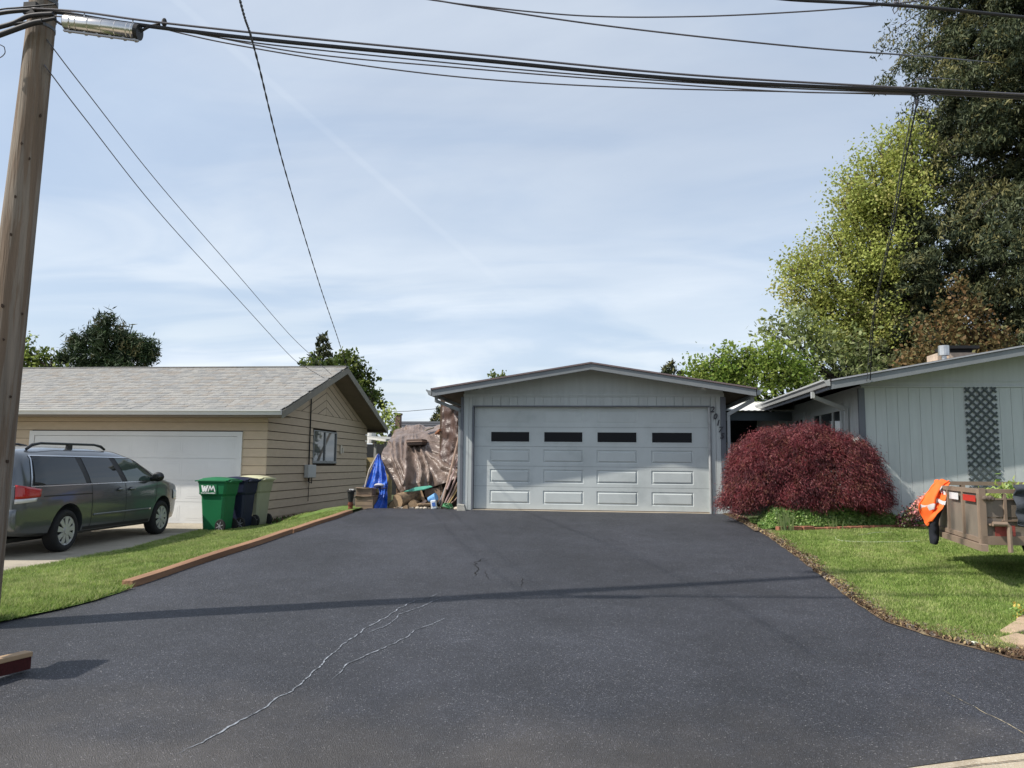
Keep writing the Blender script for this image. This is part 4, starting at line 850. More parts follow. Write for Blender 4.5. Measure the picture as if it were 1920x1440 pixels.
# iris clumps
irm = M('iris_blade', (0.20, 0.26, 0.10), .5, .2, 4, trans=.25)
for (cx, cy, nb, hh, lab) in ((3.12, 13.55 + .0, 22, .42, 'tall upright iris leaves in front of the red maple'), (3.95, 13.85, 9, .25, 'short tuft of upright leaves right of the taller iris clump')):
    m = MB()
    for k in range(nb):
        a = random.uniform(0, 6.28); r = random.uniform(0, .13); x, y = cx + cos(a) * r * 1.6, cy + sin(a) * r * .6; h = hh * random.uniform(.6, 1.1); l = random.gauss(0, .10); w_ = .011; z = gz(3, cy)
        m.add([(x - w_, y, z), (x + w_, y, z), (x + w_ * .8 + l * .4, y - .01, z + h * .6), (x - w_ * .8 + l * .4, y - .01, z + h * .6), (x + l, y - .02, z + h)], [(0, 1, 2, 3), (3, 2, 4)])
    tag(m.build('iris_clump', irm), lab, 'plant')
# flowering shrub
fl = empty('flowering_shrub', (5.46, 14.1, -1.05), 'small azalea with peach-pink flowers against the grey wall by the trailer', 'shrub')
P = cluster_pts([((5.32, 14.05, -.86), .17, .9), ((5.50, 14.15, -.78), .21, .95), ((5.62, 14.1, -.72), .20, 1.1), ((5.22, 14.1, -.90), .13, .9)], 900, 10, .035, .3)
npmesh('crown', leaf_quads(P, .04, 1.1), 4, [M('azalea_leaf_maroon', (0.10, 0.035, 0.045), .5, .3, 4, trans=.2), M('azalea_leaf_green', (0.09, 0.12, 0.035), .5, .3, 4, trans=.2)], fl, rng.choice(2, len(P), p=[.6, .4]))
P = cluster_pts([((5.50, 14.03, -.69), .16, .9), ((5.62, 14.0, -.64), .18, 1.0), ((5.40, 13.98, -.76), .12, .9)], 1100, 6, .02, .85)
npmesh('blossoms', leaf_quads(P, .042, 1.0), 4, [M('peach_blossom', (0.85, 0.42, 0.34), .6, .15, 4, trans=.3), M('pink_blossom', (0.8, 0.30, 0.33), .6, .15, 4, trans=.3)], fl, rng.choice(2, len(P), p=[.7, .3]))

# ------------------------------------------------------------------ background behind the gap
bgh = empty('background_house', (-6.5, 32, -1), 'distant house with a dark shingle roof seen through the gap', 'house')
droof = M('charcoal_shingles', (0.055, 0.058, 0.065), .9, .2, 5, bump=.4, stretch=(1, 1, 6))
A, B, C_, D_ = at(725, 820, 31), at(840, 820, 31), at(850, 790, 35), at(747, 790, 35)
m = MB(); m.prism([A, B, C_, D_], (0, 0, -.08)); m.prism([C_, D_, D_ + Vector((0, 4, -1.1)), C_ + Vector((0, 4, -1.1))], (0, 0, -.08)); m.build('roof', droof, bgh)
for i in range(1, 7):
    f = i / 7; p, q = A.lerp(D_, f), B.lerp(C_, f); m = MB(); m.beam(p + Vector((0, 0, .01)), q + Vector((0, 0, .01)), .05, .02); m.build('shingle_course', droof, bgh)
m = MB(); m.box(A.x + .35, B.x, 31.3, 38.4, -1.1, A.z - .02); m.build('wall', M('distant_brown_wall', (0.22, 0.15, 0.12), .9, .1), bgh)
p = at(746, 778, 33); m = MB(); m.box(p.x - .12, p.x + .10, 33, 33.3, p.z - 1.2, p.z); m.box(p.x - .15, p.x + .13, 32.97, 33.33, p.z, p.z + .08); m.build('chimney', M('brown_chimney_brick', (0.20, 0.13, 0.10), .9, .2), bgh)
pat = empty('patio_cover', (-7.4, 26, -1), 'low dark patio cover with a white gutter behind the tan house', 'patio cover')
a, b = at(680, 818, 26), at(723, 824, 25.4); m = MB(); m.prism([a, b, b + Vector((0, 0, -.07)), a + Vector((0, 0, -.07))], (0, .1, 0)); m.build('gutter', gutter_w, pat)
m = MB(); m.prism([a + Vector((0, .11, .02)), b + Vector((0, .11, .02)), b + Vector((0, 3, .1)), a + Vector((0, 3, .1))], (0, 0, -.06)); m.build('roof', M('patio_roof_panel', (0.3, 0.3, 0.28), .8, .1), pat)
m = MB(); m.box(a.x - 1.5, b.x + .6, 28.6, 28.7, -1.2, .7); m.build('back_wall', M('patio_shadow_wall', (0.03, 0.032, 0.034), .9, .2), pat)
m = MB(); 
for u in (703, 722): q = at(u, 840, 26); m.box(q.x - .04, q.x + .04, 26, 26.08, -1.1, .72)
m.build('post', M('patio_post', (0.35, 0.35, 0.33), .7, .1), pat)
p = at(697, 812, 27.2); m = MB(); m.cyl((p.x, 27.2, .7), (p.x, 27.2, p.z + .15), .16, n=12); m.build('vent_pipe', gutter_w, pat)
fn = empty('wooden_fence', (-7.6, 25.5, -1.2), 'short yellow weathered board fence beyond the tan wall', 'fence')
fw = M('yellow_cedar_boards', (0.42, 0.33, 0.16), .85, .2, 5, orand=.15)
for r in range(9):
    m = MB(); m.box(-9.0, -6.9, 25.5, 25.52, -1.35 + r * .17, -1.35 + r * .17 + .16); m.build('fence_board', fw, fn)
for x in (-8.9, -7.95, -7.0): m = MB(); m.box(x, x + .09, 25.42, 25.5, -1.4, .22); m.build('fence_post', fw, fn)
mw = tag((lambda mm: (mm.tube([at(700, 772.5, 40), at(765, 771, 40), at(800, 768, 40), at(845, 764, 40)], .014, 5), mm)[1])(MB()).build('distant_cable', black), 'thin distant cable crossing the gap left of the garage', 'cable')

# ------------------------------------------------------------------ pile of covered things beside the garage
def catm(p0, p1, p2, p3, t): return .5 * ((2 * p1) + (p2 - p0) * t + (2 * p0 - 5 * p1 + 4 * p2 - p3) * t * t + (3 * p1 - p0 - 3 * p2 + p3) * t ** 3)
def spline(ps, t):
    n = len(ps) - 1; f = min(max(t, 0), .99999) * n; i = int(f); g = lambda k: ps[min(max(k, 0), n)]
    return catm(g(i - 1), g(i), g(i + 1), g(i + 2), f - i)
def drape(name, rows, mat, parent=None, nu=60, nv=60, disp=None, solid=.006, tv=None):
    R_ = [[Vector(p) for p in r] for r in rows]
    def fn(s, t):
        p = spline([spline(r, s) for r in R_], t); return p + (disp(s, t, p) if disp else Vector())
    m = MB(); m.grid(fn, nu, nv); return m.build(name, mat, parent, smooth=True, solid=solid)
def tarp_mat(name, c, c2, rough=.42):
    m = M(name, c, rough, .22, 6, bump=0, col2=c2, c2scale=5, c2lo=.48, c2hi=.62, spec=.5); t = m.node_tree; N = t.nodes; K = t.links.new
    g = N.new('ShaderNodeNewGeometry'); bp = N.new('ShaderNodeBump'); bp.inputs['Strength'].default_value = .6; bp.inputs['Distance'].default_value = .02
    n1 = N.new('ShaderNodeTexNoise'); n1.inputs['Scale'].default_value = 9; n1.inputs['Detail'].default_value = 5; n1.inputs['Distortion'].default_value = 1.5; K(g.outputs['Position'], n1.inputs['Vector'])
    v = N.new('ShaderNodeTexVoronoi'); v.feature = 'DISTANCE_TO_EDGE'; v.inputs['Scale'].default_value = 24; K(g.outputs['Position'], v.inputs['Vector'])
    a = N.new('ShaderNodeMath'); a.operation = 'MULTIPLY_ADD'; a.inputs[1].default_value = .8; K(v.outputs[0], a.inputs[0]); K(n1.outputs[0], a.inputs[2]); K(a.outputs[0], bp.inputs['Height']); K(bp.outputs[0], N['Principled BSDF'].inputs['Normal']); return m
brt = tarp_mat('brown_tarp', (0.165, 0.122, 0.10), (0.225, 0.175, 0.15), .33); dbt = tarp_mat('dark_brown_tarp', (0.075, 0.045, 0.036), (0.13, 0.09, 0.078), .38); blt = tarp_mat('blue_tarp', (0.010, 0.065, 0.36), (0.018, 0.11, 0.48), .4)
def fold_main(s, t, p):
    e = max(0, min(1, (t - .22) * 4)); w_ = s + .07 * sin(t * 5) + .10 * mnoise.noise((s * 3, t * 2.5, 7))
    d = 0
    for c0, wd, am, t0, lean in ((.10, .03, .10, .30, .35), (.20, .045, .16, .30, .30), (.33, .028, .16, .36, .12), (.47, .045, .30, .40, -.22), (.555, .014, .16, .36, .03), (.60, .012, .12, .36, .06), (.80, .04, .06, .5, .3)):
        x = (w_ - c0 - lean * (t - .5)) / wd; d -= am * math.exp(-x * x) * max(0, min(1, (t - t0) * 5)) * (1 if t < .93 else .6)
    # swags sagging to the right from the point where the tarp is tied
    r_ = hypot(s - .60, (t - .50) * 1.1); an = atan2(t - .50, s - .60)
    if s > .58 and t > .48: d -= .055 * sin(an * 17) * min(1, r_ * 5) * min(1, (s - .58) * 9)
    return Vector((.03 * mnoise.noise(p * 4), -d * -.9 * e - .10 * mnoise.noise(p * 2.1) * min(1, t * 4) - .035 * mnoise.noise(p * 6) - .015 * abs(mnoise.noise(p * 13)), .05 * mnoise.noise(p * 3.3 + Vector((9, 0, 0))) + (.20 * mnoise.noise((s * 6, 0, 3)) + .07 * mnoise.noise((s * 17, 0, 3))) * max(0, 1 - t * 2.2)))
rows_px = [[(740, 822, 19.2), (765, 812, 19.2), (797, 811, 19.2), (842, 812, 18.9)],
           [(736, 817, 18.7), (764, 807, 18.6), (797, 806, 18.6), (842, 806, 18.3)],
           [(725, 833, 17.9), (757, 828, 18.0), (800, 830, 17.9), (850, 834, 17.7)],
           [(717, 855, 17.4), (752, 858, 17.35), (800, 860, 17.3), (858, 858, 17.2)],
           [(725, 888, 17.15), (758, 890, 17.0), (804, 888, 16.95), (864, 880, 16.9)],
           [(750, 924, 17.0), (764, 919, 16.88), (806, 912, 16.85), (867, 892, 16.75)]]
back = [[at(u, v, y) + Vector((0, 1.0, -1.8)) for u, v, y in rows_px[0]]]
drape_rows = back + [[at(u, v, y) for u, v, y in r] for r in rows_px]
tag(drape('tarp', drape_rows, brt, nu=130, nv=120, disp=fold_main), 'wide brown tarp draped in deep folds over the pile beside the garage', 'tarp')
m = MB(); a = at(728, 900, 17.6); m.box(a.x + .15, -3.2, 17.75, 19.3, -.97, .10)
tag(m.build('stacked_crates', M('dim_plywood', (0.16, 0.10, 0.07), .9, .3, 4), bevel=.02), 'brown plywood crates hidden under the wide brown tarp', 'crate')
def fold_side(s, t, p): return Vector((.04 * mnoise.noise(p * 5), -.07 * mnoise.noise(Vector((p.x * 7, 0, p.z * 2.5))) - .06 * mnoise.noise(p * 6.5) - .03 * sin(t * 30 + s * 6) * (t > .75), 0))
rs = [[(829, 757, 17.6), (846, 759, 17.3), (864, 762, 17.0)], [(829, 790, 17.5), (846, 792, 17.2), (864, 792, 16.95)], [(828, 830, 17.35), (846, 835, 17.1), (865, 835, 16.9)], [(822, 870, 17.2), (844, 875, 17.0), (866, 872, 16.85)], [(832, 893, 17.1), (850, 890, 16.95), (868, 886, 16.8)]]
tag(drape('tarp', [[at(u, v, y) for u, v, y in r] for r in rs], dbt, nu=36, nv=80, disp=fold_side), 'dark brown glossy tarp hanging from the garage eave', 'tarp')
m = MB(); p = at(830, 760, 17.65); m.box(p.x - .045, p.x + .045, 17.6, 17.69, -.98, 1.50); tag(m.build('support_post', M('brown_post', (0.12, 0.08, 0.055), .85, .2, 5, stretch=(1, 1, .2))), 'dark wooden post holding up the hanging brown tarp under the eave', 'post')
def fold_blue(s, t, p): return Vector((.02 * mnoise.noise(p * 6), -.045 * sin(s * 19 + 2 * t) * (.3 + t) - .05 * mnoise.noise(p * 6), .02 * mnoise.noise(p * 7)))
rb = [[(707, 853, 17.3), (709, 851, 17.3), (711, 852, 17.3), (713, 855, 17.3)], [(698, 878, 17.1), (705, 880, 17.0), (714, 880, 17.0), (721, 876, 17.1)], [(690, 900, 16.95), (700, 905, 16.85), (716, 903, 16.85), (726, 893, 16.9)], [(682, 913, 16.85), (698, 915, 16.7), (714, 914, 16.7), (727, 906, 16.8)]]
bt = drape('tarp', [[at(u, v, y) for u, v, y in r] for r in rb], blt, nu=44, nv=44, disp=fold_blue); tag(bt, 'crumpled bright blue tarp falling to the ground beside the boxes', 'tarp')
rb = [[(706, 908, 16.75), (716, 906, 16.75), (727, 904, 16.8)], [(712, 925, 16.65), (718, 924, 16.6), (726, 922, 16.7)], [(702, 940, 16.5), (712, 940, 16.45), (727, 940, 16.6)], [(695, 946, 16.4), (708, 950, 16.35), (727, 952, 16.5)], [(700, 957, 16.35), (712, 959, 16.3), (726, 958, 16.45)]]
drape('tarp_tail', [[at(u, v, y) for u, v, y in r] for r in rb], blt, bt, nu=30, nv=44, disp=fold_blue)
# grommeted stick beside the blue tarp
m = MB(); m.tube([at(684, 914, 16.8), at(692, 882, 17.0), at(708, 852, 17.35)], .022, 6); tag(m.build('grey_stick', M('weathered_stick', (0.30, 0.26, 0.22), .85, .2)), 'grey weathered stick along the left edge of the blue tarp', 'stick')
# cushion-like board box on top of the tarp
cb = empty('cushion', at(777, 834, 17.5), 'flat brown box cushion lying on top of the wide tarp', 'cushion')
a, b = at(762, 833, 17.45), at(792, 835, 17.45); m = MB(); m.box(a.x, b.x, 17.42, 17.95, a.z - .02, a.z + .12, rot=Matrix.Rotation(radians(-3), 3, 'Y')); m.build('case', M('cushion_fabric', (0.12, 0.085, 0.07), .9, .2), cb, bevel=.02)
m = MB(); m.box(a.x - .005, b.x + .005, 17.40, 17.96, a.z + .055, a.z + .07, rot=Matrix.Rotation(radians(-3), 3, 'Y')); m.build('piping', M('cushion_piping', (0.42, 0.30, 0.24), .8, .1), cb)
m = MB(); m.beam(at(797, 807, 18.2), at(813, 802, 18.3), .10, .03); tag(m.build('plank_offcut', M('grey_plank', (0.34, 0.30, 0.23), .85, .2)), 'grey plank end sticking out of the top of the tarp pile', 'plank')
m = MB(); m.beam(at(820, 813, 17.9), at(828, 806, 17.6), .12, .05); tag(m.build('broken_board', M('reddish_board', (0.25, 0.11, 0.06), .85, .2)), 'small reddish board end between the two brown tarps', 'board')
# cardboard boxes
card = M('brown_cardboard', (0.225, 0.165, 0.115), .9, .14, 4, bump=.1, col2=(0.16, 0.115, 0.08), c2scale=3)
gl = M('cardboard_tape', (0.13, 0.095, 0.07), .7, .1)
for (u0, v0, u1, v1, Y, dd, rr, lab) in ((665, 957, 700, 931, 16.25, .5, -4, 'lowest cardboard box at the end of the edging timber'), (668, 931, 697, 916, 16.3, .45, 3, 'flattened cardboard box on top of the lowest one, stick across it'), (699, 957, 713, 924, 16.75, .4, 10, 'dim cardboard box behind, half covered by the blue tarp')):
    a, b = at(u0, v0, Y), at(u1, v1, Y); a.z = max(a.z, -1.25 if v0 > 950 else -9); m = MB(); w_, h_ = b.x - a.x, b.z - a.z; m.box(-w_ / 2, w_ / 2, 0, dd, 0, h_)
    t = empty('cardboard_box', ((a.x + b.x) / 2, Y, a.z), lab, 'box', rz=radians(rr)); m.build('carton', card, t, bevel=.006, local=True)
    m = MB(); m.box(-w_ / 2 - .03, 0.0, -.04, dd * .5, h_ + .002, h_ + .012, rot=Matrix.Rotation(radians(4), 3, 'Y')); m.box(.01, w_ / 2 + .02, -.03, dd * .5, h_ + .002, h_ + .01, rot=Matrix.Rotation(radians(-5), 3, 'Y')); m.build('flap', card, t, local=True)
    for q in (.33, .66): m = MB(); m.box(-w_ / 2 + .02, w_ / 2 - .03, -.004, -.001, h_ * q, h_ * q + .012); m.build('tape', gl, t, local=True)
cap = empty('cap', at(712, 910, 16.4), 'white and navy cap lying on the blue tarp', 'cap')
c = at(711, 910, 16.42); m = MB(); m.ball(c, .075, 12, 8, (1.5, 1, .6)); m.build('crown', M('white_cap_cloth', (0.45, 0.44, 0.44), .8, .08), cap, smooth=True)
m = MB(); m.ball(c + Vector((-.02, -.055, -.02)), .07, 12, 6, (1.25, 1, .5)); m.ball(c + Vector((.09, -.02, -.06)), .08, 10, 6, (1.2, 1, .2)); m.build('brim', M('navy_cap_cloth', (0.03, 0.035, 0.10), .8, .08), cap, smooth=True)
# red and black post light
pl = empty('garden_lamp', (-5.35, 15.95, -1.12), 'short black lamp head on a rusty red post beside the boxes', 'garden lamp')
bx = at(657, 955, 15.9); bx.z = -1.25
m = MB(); m.cyl((bx.x, 15.9, -1.25), (bx.x, 15.9, -.83), .042, .05, 10); m.cyl((bx.x, 15.9, -1.0), (bx.x, 15.9, -.96), .058, .058, 10); m.cyl((bx.x, 15.9, -.90), (bx.x, 15.9, -.87), .06, .06, 10); m.build('post', M('rusty_red_paint', (0.16, 0.045, 0.025), .8, .3, 14), pl)
m = MB(); m.cyl((bx.x, 15.9, -.83), (bx.x, 15.9, -.62), .045, .075, 12); m.cyl((bx.x, 15.9, -.62), (bx.x, 15.9, -.58), .09, .085, 12); m.build('lamp_head', black, pl)
m = MB(); m.cyl((bx.x - .02, 15.9, -.58), (bx.x - .02, 15.9, -.555), .02, .02, 8); m.box(bx.x + .01, bx.x + .06, 15.88, 15.92, -.58, -.555); m.build('lens', M('white_lens', (0.7, 0.7, 0.68), .4, .05), pl)
# logs, stones, stakes
barkl = M('log_bark', (0.24, 0.17, 0.105), .95, .35, 14, bump=1, bscale=30, col2=(0.15, 0.10, 0.07), c2scale=8); cutw = M('cut_log_end', (0.36, 0.25, 0.15), .9, .25, 20)
def log(p, q, r, lab, name='log', r2=None):
    p, q = Vector(p), Vector(q); t = empty(name, p, lab, 'log'); m = MB(); N = 9; n = 16; k0 = len(m.v); d = (q - p); e = d.orthogonal().normalized(); g = d.normalized().cross(e)
    for i in range(N + 1):
        c = p + d * i / N
        for j in range(n):
            a = 2 * pi * j / n; rr = (r + ((r2 or r) - r) * i / N) * (1 + .10 * mnoise.noise((cos(a) * 2, sin(a) * 2, i * .5))); m.v.append(tuple(c + (e * cos(a) + g * sin(a)) * rr))
    for i in range(N):
        for j in range(n): m.f.append((i * n + j, i * n + (j + 1) % n, (i + 1) * n + (j + 1) % n, (i + 1) * n + j)); m.m.append(0)
    m.build('bark', barkl, t, smooth=True)
    for s_, cc, rr in ((0, p, r), (1, q, r2 or r)):
        mm = MB(); dn = d.normalized() * (.004 if s_ else -.004); mm.cyl(cc - dn * .5, cc + dn, rr * .94, n=14); mm.build('cut_end', cutw, t)
    return t
log(at(746, 939, 16.45), at(782, 928, 16.95), .155, 'thick bark-covered log resting on the smaller ones under the tarp')
log(at(742, 952, 16.7), at(748, 949, 17.1), .17, 'dark round log at the left foot of the pile', r2=.16)
log(at(774, 948, 16.45), at(779, 945, 16.9), .115, 'round log end facing forward below the thick log')
log(at(760, 953, 16.3), at(765, 951, 16.6), .06, 'small orange-brown log stub at the very front of the pile')
log(at(783, 947, 16.4), at(807, 946, 16.5), .035, 'thin brown branch lying before the blue bucket')
m = MB(); m.beam(at(788, 920, 16.8), at(796, 943, 16.6), .05, .05); tag(m.build('wood_stake', M('pale_stake', (0.30, 0.20, 0.12), .85, .2)), 'short pale stake leaning under the tarp edge', 'stake')
m = MB(); m.beam(at(796, 941, 16.55), at(783, 946, 16.5), .03, .03); m.beam(at(793, 945, 16.5), at(799, 938, 16.5), .06, .05); tag(m.build('hammer', M('old_iron', (0.2, 0.15, 0.13), .6, .2)), 'old hammer lying among the logs', 'hammer')
for (u0, v0, u1, v1, w_, lab) in ((797, 925, 826, 921, .17, 'wide weathered plank under the tarp edge, left of the leaning poles'), (800, 937, 826, 934, .18, 'dark plank lying below the wide weathered one'), (825, 908, 829, 940, .1, 'upright grey board behind the leaning poles')):
    m = MB(); m.beam(at(u0, v0, 16.95), at(u1, v1, 16.9), .03, w_); tag(m.build('plank', M('weathered_planks', (0.21, 0.145, 0.105), .9, .25, 5, orand=.2)), lab, 'plank')
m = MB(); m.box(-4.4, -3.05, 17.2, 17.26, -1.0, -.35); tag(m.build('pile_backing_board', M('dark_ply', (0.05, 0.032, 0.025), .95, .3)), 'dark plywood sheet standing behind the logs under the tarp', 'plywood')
m = MB(); m.add([at(757, 922, 16.55), at(780, 914, 16.6), at(806, 911, 16.75), at(811, 913, 16.7), at(795, 918, 16.6), at(775, 921, 16.5)], [(0, 1, 4, 5), (1, 2, 3, 4)]); tag(m.build('green_sheet', M('sea_green_plastic', (0.10, 0.36, 0.27), .4, .2, 12), solid=.02), 'sea-green plastic sheet poking out below the brown tarp', 'plastic sheet')
bk = empty('bucket', at(812, 950, 16.3), 'small light blue bucket tipped over by the pole bundle', 'bucket')
m = MB(); m.tube([at(804, 937, 16.42), at(818, 931, 16.38)], [.055, .085], 14); m.build('pail', M('light_blue_plastic', (0.16, 0.36, 0.66), .4, .1), bk, smooth=False)
jg = empty('white_jug', at(813, 955, 16.25), 'white jug with a blue label standing below the blue bucket', 'jug')
a = at(808, 951, 16.3); m = MB(); m.box(a.x, a.x + .12, 16.27, 16.36, -.97, -.78, rot=Matrix.Rotation(radians(-10), 3, 'Y')); m.build('container', M('white_plastic_bag', (0.6, 0.64, 0.68), .5, .15), jg, bevel=.02)
m = MB(); m.box(a.x + .03, a.x + .10, 16.262, 16.266, -.91, -.83, rot=Matrix.Rotation(radians(-10), 3, 'Y')); m.build('jug_label', M('blue_label', (0.06, 0.15, 0.45), .5, .1), jg)
pm = [M('bare_pole_wood', (0.34, 0.24, 0.19), .8, .2, 6), M('pink_grey_pole', (0.30, 0.21, 0.20), .7, .2, 6), M('pale_pipe', (0.50, 0.49, 0.47), .5, .1), M('ochre_pole', (0.40, 0.28, 0.13), .8, .2), M('grey_pipe', (0.20, 0.20, 0.21), .5, .2)]
for (u0, v0, u1, v1, r, mi, lab) in ((827, 950, 864, 804, .026, 0, 'longest bare pole leaning against the garage corner'), (838, 918, 863, 848, .02, 1, 'second long pole leaning just right of the longest one'), (834, 944, 864, 870, .018, 1, 'pinkish pole ending in a white sleeve'), (837, 946, 866, 888, .02, 0, 'brown pole in the middle of the leaning bundle'), (840, 947, 867, 896, .018, 3, 'yellowish cane on the right of the leaning bundle'), (823, 945, 838, 905, .022, 4, 'short grey pipe left of the leaning bundle'), (846, 943, 858, 931, .012, 0, 'small twig at the foot of the leaning bundle')):
    m = MB(); q = at(u1, v1, 16.95); p = at(u0, v0, 16.42); p.z = max(p.z, -.97); m.tube([p, p.lerp(q, .5) + Vector((.01, 0, -.01)), q], [r, r * .95, r * .8], 7); o = m.build('leaning_pole', pm[mi]); tag(o, lab, 'pole')
    if mi == 1 and r < .019: mm = MB(); mm.tube([p.lerp(q, .78), q + (q - p) * .02], [.022, .024], 8); mm.build('sleeve', pm[2], o)
hc = empty('hose_coil', (-3.3, 16.4, -.97), 'small coil of green hose by the concrete block', 'hose')
c = at(839, 949, 16.35); c.z = -.93; m = MB()
for k in range(4): m.tube([(c.x + cos(a) * (.11 - .012 * k), c.y + sin(a) * .08, c.z + .02 * k + .025 * sin(a * 2 + k)) for a in np.linspace(0, 2 * pi, 17)], .011, 5, caps=False)
m.build('hose', M('green_hose', (0.06, 0.24, 0.10), .5, .15), hc, smooth=True)
n = 700; X = rng.uniform(-4.35, -2.95, n); Y = rng.uniform(16.32, 16.7, n); tag(npmesh('gravel', leaf_quads(np.stack([X, Y, np.full(n, -.955)], 1), .045, 1), 4, [M('pale_gravel', (0.42, 0.38, 0.33), .9, .2), M('brown_gravel', (0.20, 0.15, 0.11), .9, .2)], None, rng.choice(2, n)), 'scattered pebbles in front of the logs', 'gravel', kind='stuff')
for k, (u, r, lab) in enumerate(((783, .045, 'leftmost fist-sized pebble before the branch'), (790, .035, 'second pebble before the branch, pale'), (797, .04, 'third pebble in the row before the branch'), (857, .06, 'cream stone beside the green hose coil'))):
    p = at(u, 956, 16.28); m = MB(); m.ball((p.x, 16.28, -.955), r, 9, 6, (1.2, 1, .75)); tag(m.build('pebble', M('cream_stone', (0.46, 0.40, 0.32), .9, .2, 20)), lab, 'stone')

# ------------------------------------------------------------------ wheelie carts
def cart(name_label, x, y, z, rz, col, lidc, logo=False):
    t = empty('wheelie_bin', (x, y, z), name_label, 'bin', 'wheeled waste carts by the tan garage', rz); t.scale = (.80, .80, .97)
    secs = [(.03, -.28, .24, .25), (.10, -.29, .26, .26), (.74, -.345, .31, .30), (.79, -.385, .335, .325), (1.0, -.415, .37, .345), (1.02, -.43, .385, .355), (1.05, -.43, .385, .355)]
    m = MB(); vs = []; c8 = []
    for (h, xa, xb, hw) in secs:
        ch = .05; vs += [(xa + ch, -hw, h), (xb - ch, -hw, h), (xb, -hw + ch, h), (xb, hw - ch, h), (xb - ch, hw, h), (xa + ch, hw, h), (xa, hw - ch, h), (xa, -hw + ch, h)]
    n = len(secs); m.add(vs, [(8 * i + j, 8 * i + (j + 1) % 8, 8 * i + 8 + (j + 1) % 8, 8 * i + 8 + j) for i in range(n - 1) for j in range(8)] + [tuple(range(7, -1, -1)), tuple(range(8 * n - 8, 8 * n))])
    m.build('tub', col, t, bevel=.008, local=True)
    m = MB(); 
    def lid(s, q):
        X = -.47 + .86 * s; Yy = -.375 + .75 * q; return Vector((X, Yy, 1.062 + .045 * sin(pi * min(1, s * 1.05)) * sin(pi * q) ** .4 + (.02 if .15 < q < .85 and s > .1 else 0) - (.012 if s < .02 else 0)))
    m.grid(lid, 12, 10); m.build('lid', lidc, t, solid=.018, smooth=False, local=True)
    m = MB(); m.box(-.485, -.44, -.20, .20, 1.035, 1.06); m.box(-.44, .38, -.385, -.365, 1.045, 1.066); m.build('lid_lip', lidc, t, bevel=.005, local=True)
    m = MB(); m.tube([(.40, -.26, 1.03), (.47, -.26, 1.06), (.47, .26, 1.06), (.40, .26, 1.03)], .016, 8); m.build('handle', lidc, t, local=True)
    for sy in (-1, 1):
        m = MB(); yy = sy * .30; m.cyl((.235, yy - .03, .135), (.235, yy + .03, .135), .135, n=24); w_ = m.build('wheel', M('black_rubber', (0.018, 0.018, 0.018), .8, .1), t, bevel=.008, local=True)
        m = MB()
        for k in range(6):
            a = k * pi / 3 + .3; m.beam((.235, yy + sy * .033, .135), (.235 + .095 * cos(a), yy + sy * .033, .135 + .095 * sin(a)), .018, .006, up=(0, 1, 0))
        m.cyl((.235, yy + sy * .03, .135), (.235, yy + sy * .042, .135), .026, n=12); m.build('hub_spokes', M('grey_wheel_plastic', (0.25, 0.25, 0.26), .5, .1), w_, local=True)
    if logo:
        wl = M('white_print', (0.75, 0.76, 0.76), .5, .03); gr = col
        def poly(pts, dy=0.0): return [(px_, -.339 - .0 - .0 * pz - dy, pz) for px_, pz in pts]
        def onface(px_, pz): return -(.300 + (pz - .74) * .0) - .0
        m = MB(); X0, Z0, sx_, sz_ = -.30, .835, .20, .13
        W = [(0, 1), (.25, 1), (.33, .45), (.45, .85), (.60, .85), (.70, .45), (.80, 1), (1.02, 1), (.82, 0), (.58, 0), (.52, .30), (.44, 0), (.20, 0)]
        def put(P_, x0, d): return [Vector((x0 + a * sx_, -.352 - d - (b - .5) * 0, Z0 + b * sz_)) for a, b in P_]
        m.prism(put([(0, 1), (.26, 1), (.40, .38), (.30, 0), (.18, 0)], X0, 0), (0, -.002, 0)); m.prism(put([(.30, 0), (.46, 0), (.60, .9), (.42, .9)], X0, 0.0025), (0, -.002, 0)); m.prism(put([(.42, .9), (.60, .9), (.74, 0), (.56, 0)], X0, .005), (0, -.002, 0)); m.prism(put([(.56, 0), (.76, 0), (1.03, 1), (.77, 1)], X0, 0.0075), (0, -.002, 0))
        m.build('logo_letter_w', wl, t, local=True)
        m = MB(); x1 = X0 + sx_ * .92
        path = [(0.06, .02), (.30, .95), (.52, .25), (.74, .95), (1.0, .02)]
        pp = [Vector((x1 + a * sx_, -.360, Z0 + b * sz_)) for a, b in path]
        for a, b in zip(pp, pp[1:]): m.beam(a, b, .026, .003, up=(0, 1, 0))
        m.build('logo_letter_m', wl, t, local=True)
        cu = bpy.data.curves.new('t', 'FONT'); cu.body = 'WASTE MANAGEMENT'; cu.size = .034; cu.extrude = .001; cu.offset = .0008; cu.resolution_u = 1
        o = bpy.data.objects.new('t', cu); C.objects.link(o); me = bpy.data.meshes.new_from_object(o.evaluated_get(bpy.context.evaluated_depsgraph_get())); bpy.data.objects.remove(o)
        me.transform(Matrix.Rotation(pi / 2, 4, 'X')); me.transform(Matrix.Scale(.40 / max(v.co.x for v in me.vertices), 4, (1, 0, 0))); me.materials.clear(); me.materials.append(wl); o = link('print', me, t); o.location = (X0, -.357, Z0 - .04)
        # a flat pressed plate that carries the print
        m = MB(); m.box(-.345, .12, -.352, -.325, .78, .985); m.build('logo_plate', col, t, local=True)
    return t
gcol = M('green_cart_plastic', (0.010, 0.135, 0.05), .45, .12, 2.5, spec=.4); bcol = M('dark_blue_cart_plastic', (0.012, 0.018, 0.045), .45, .12); ocol = M('olive_cart_plastic', (0.32, 0.33, 0.225), .55, .08, 2.5)
cart('bright green wheeled bin with a white printed logo, nearest the van', -7.66, 15.05, -1.42, radians(-3), gcol, gcol, True)
cart('dark blue wheeled bin squeezed between the green and the olive ones', -7.56, 15.72, -1.42, radians(-4), bcol, bcol)
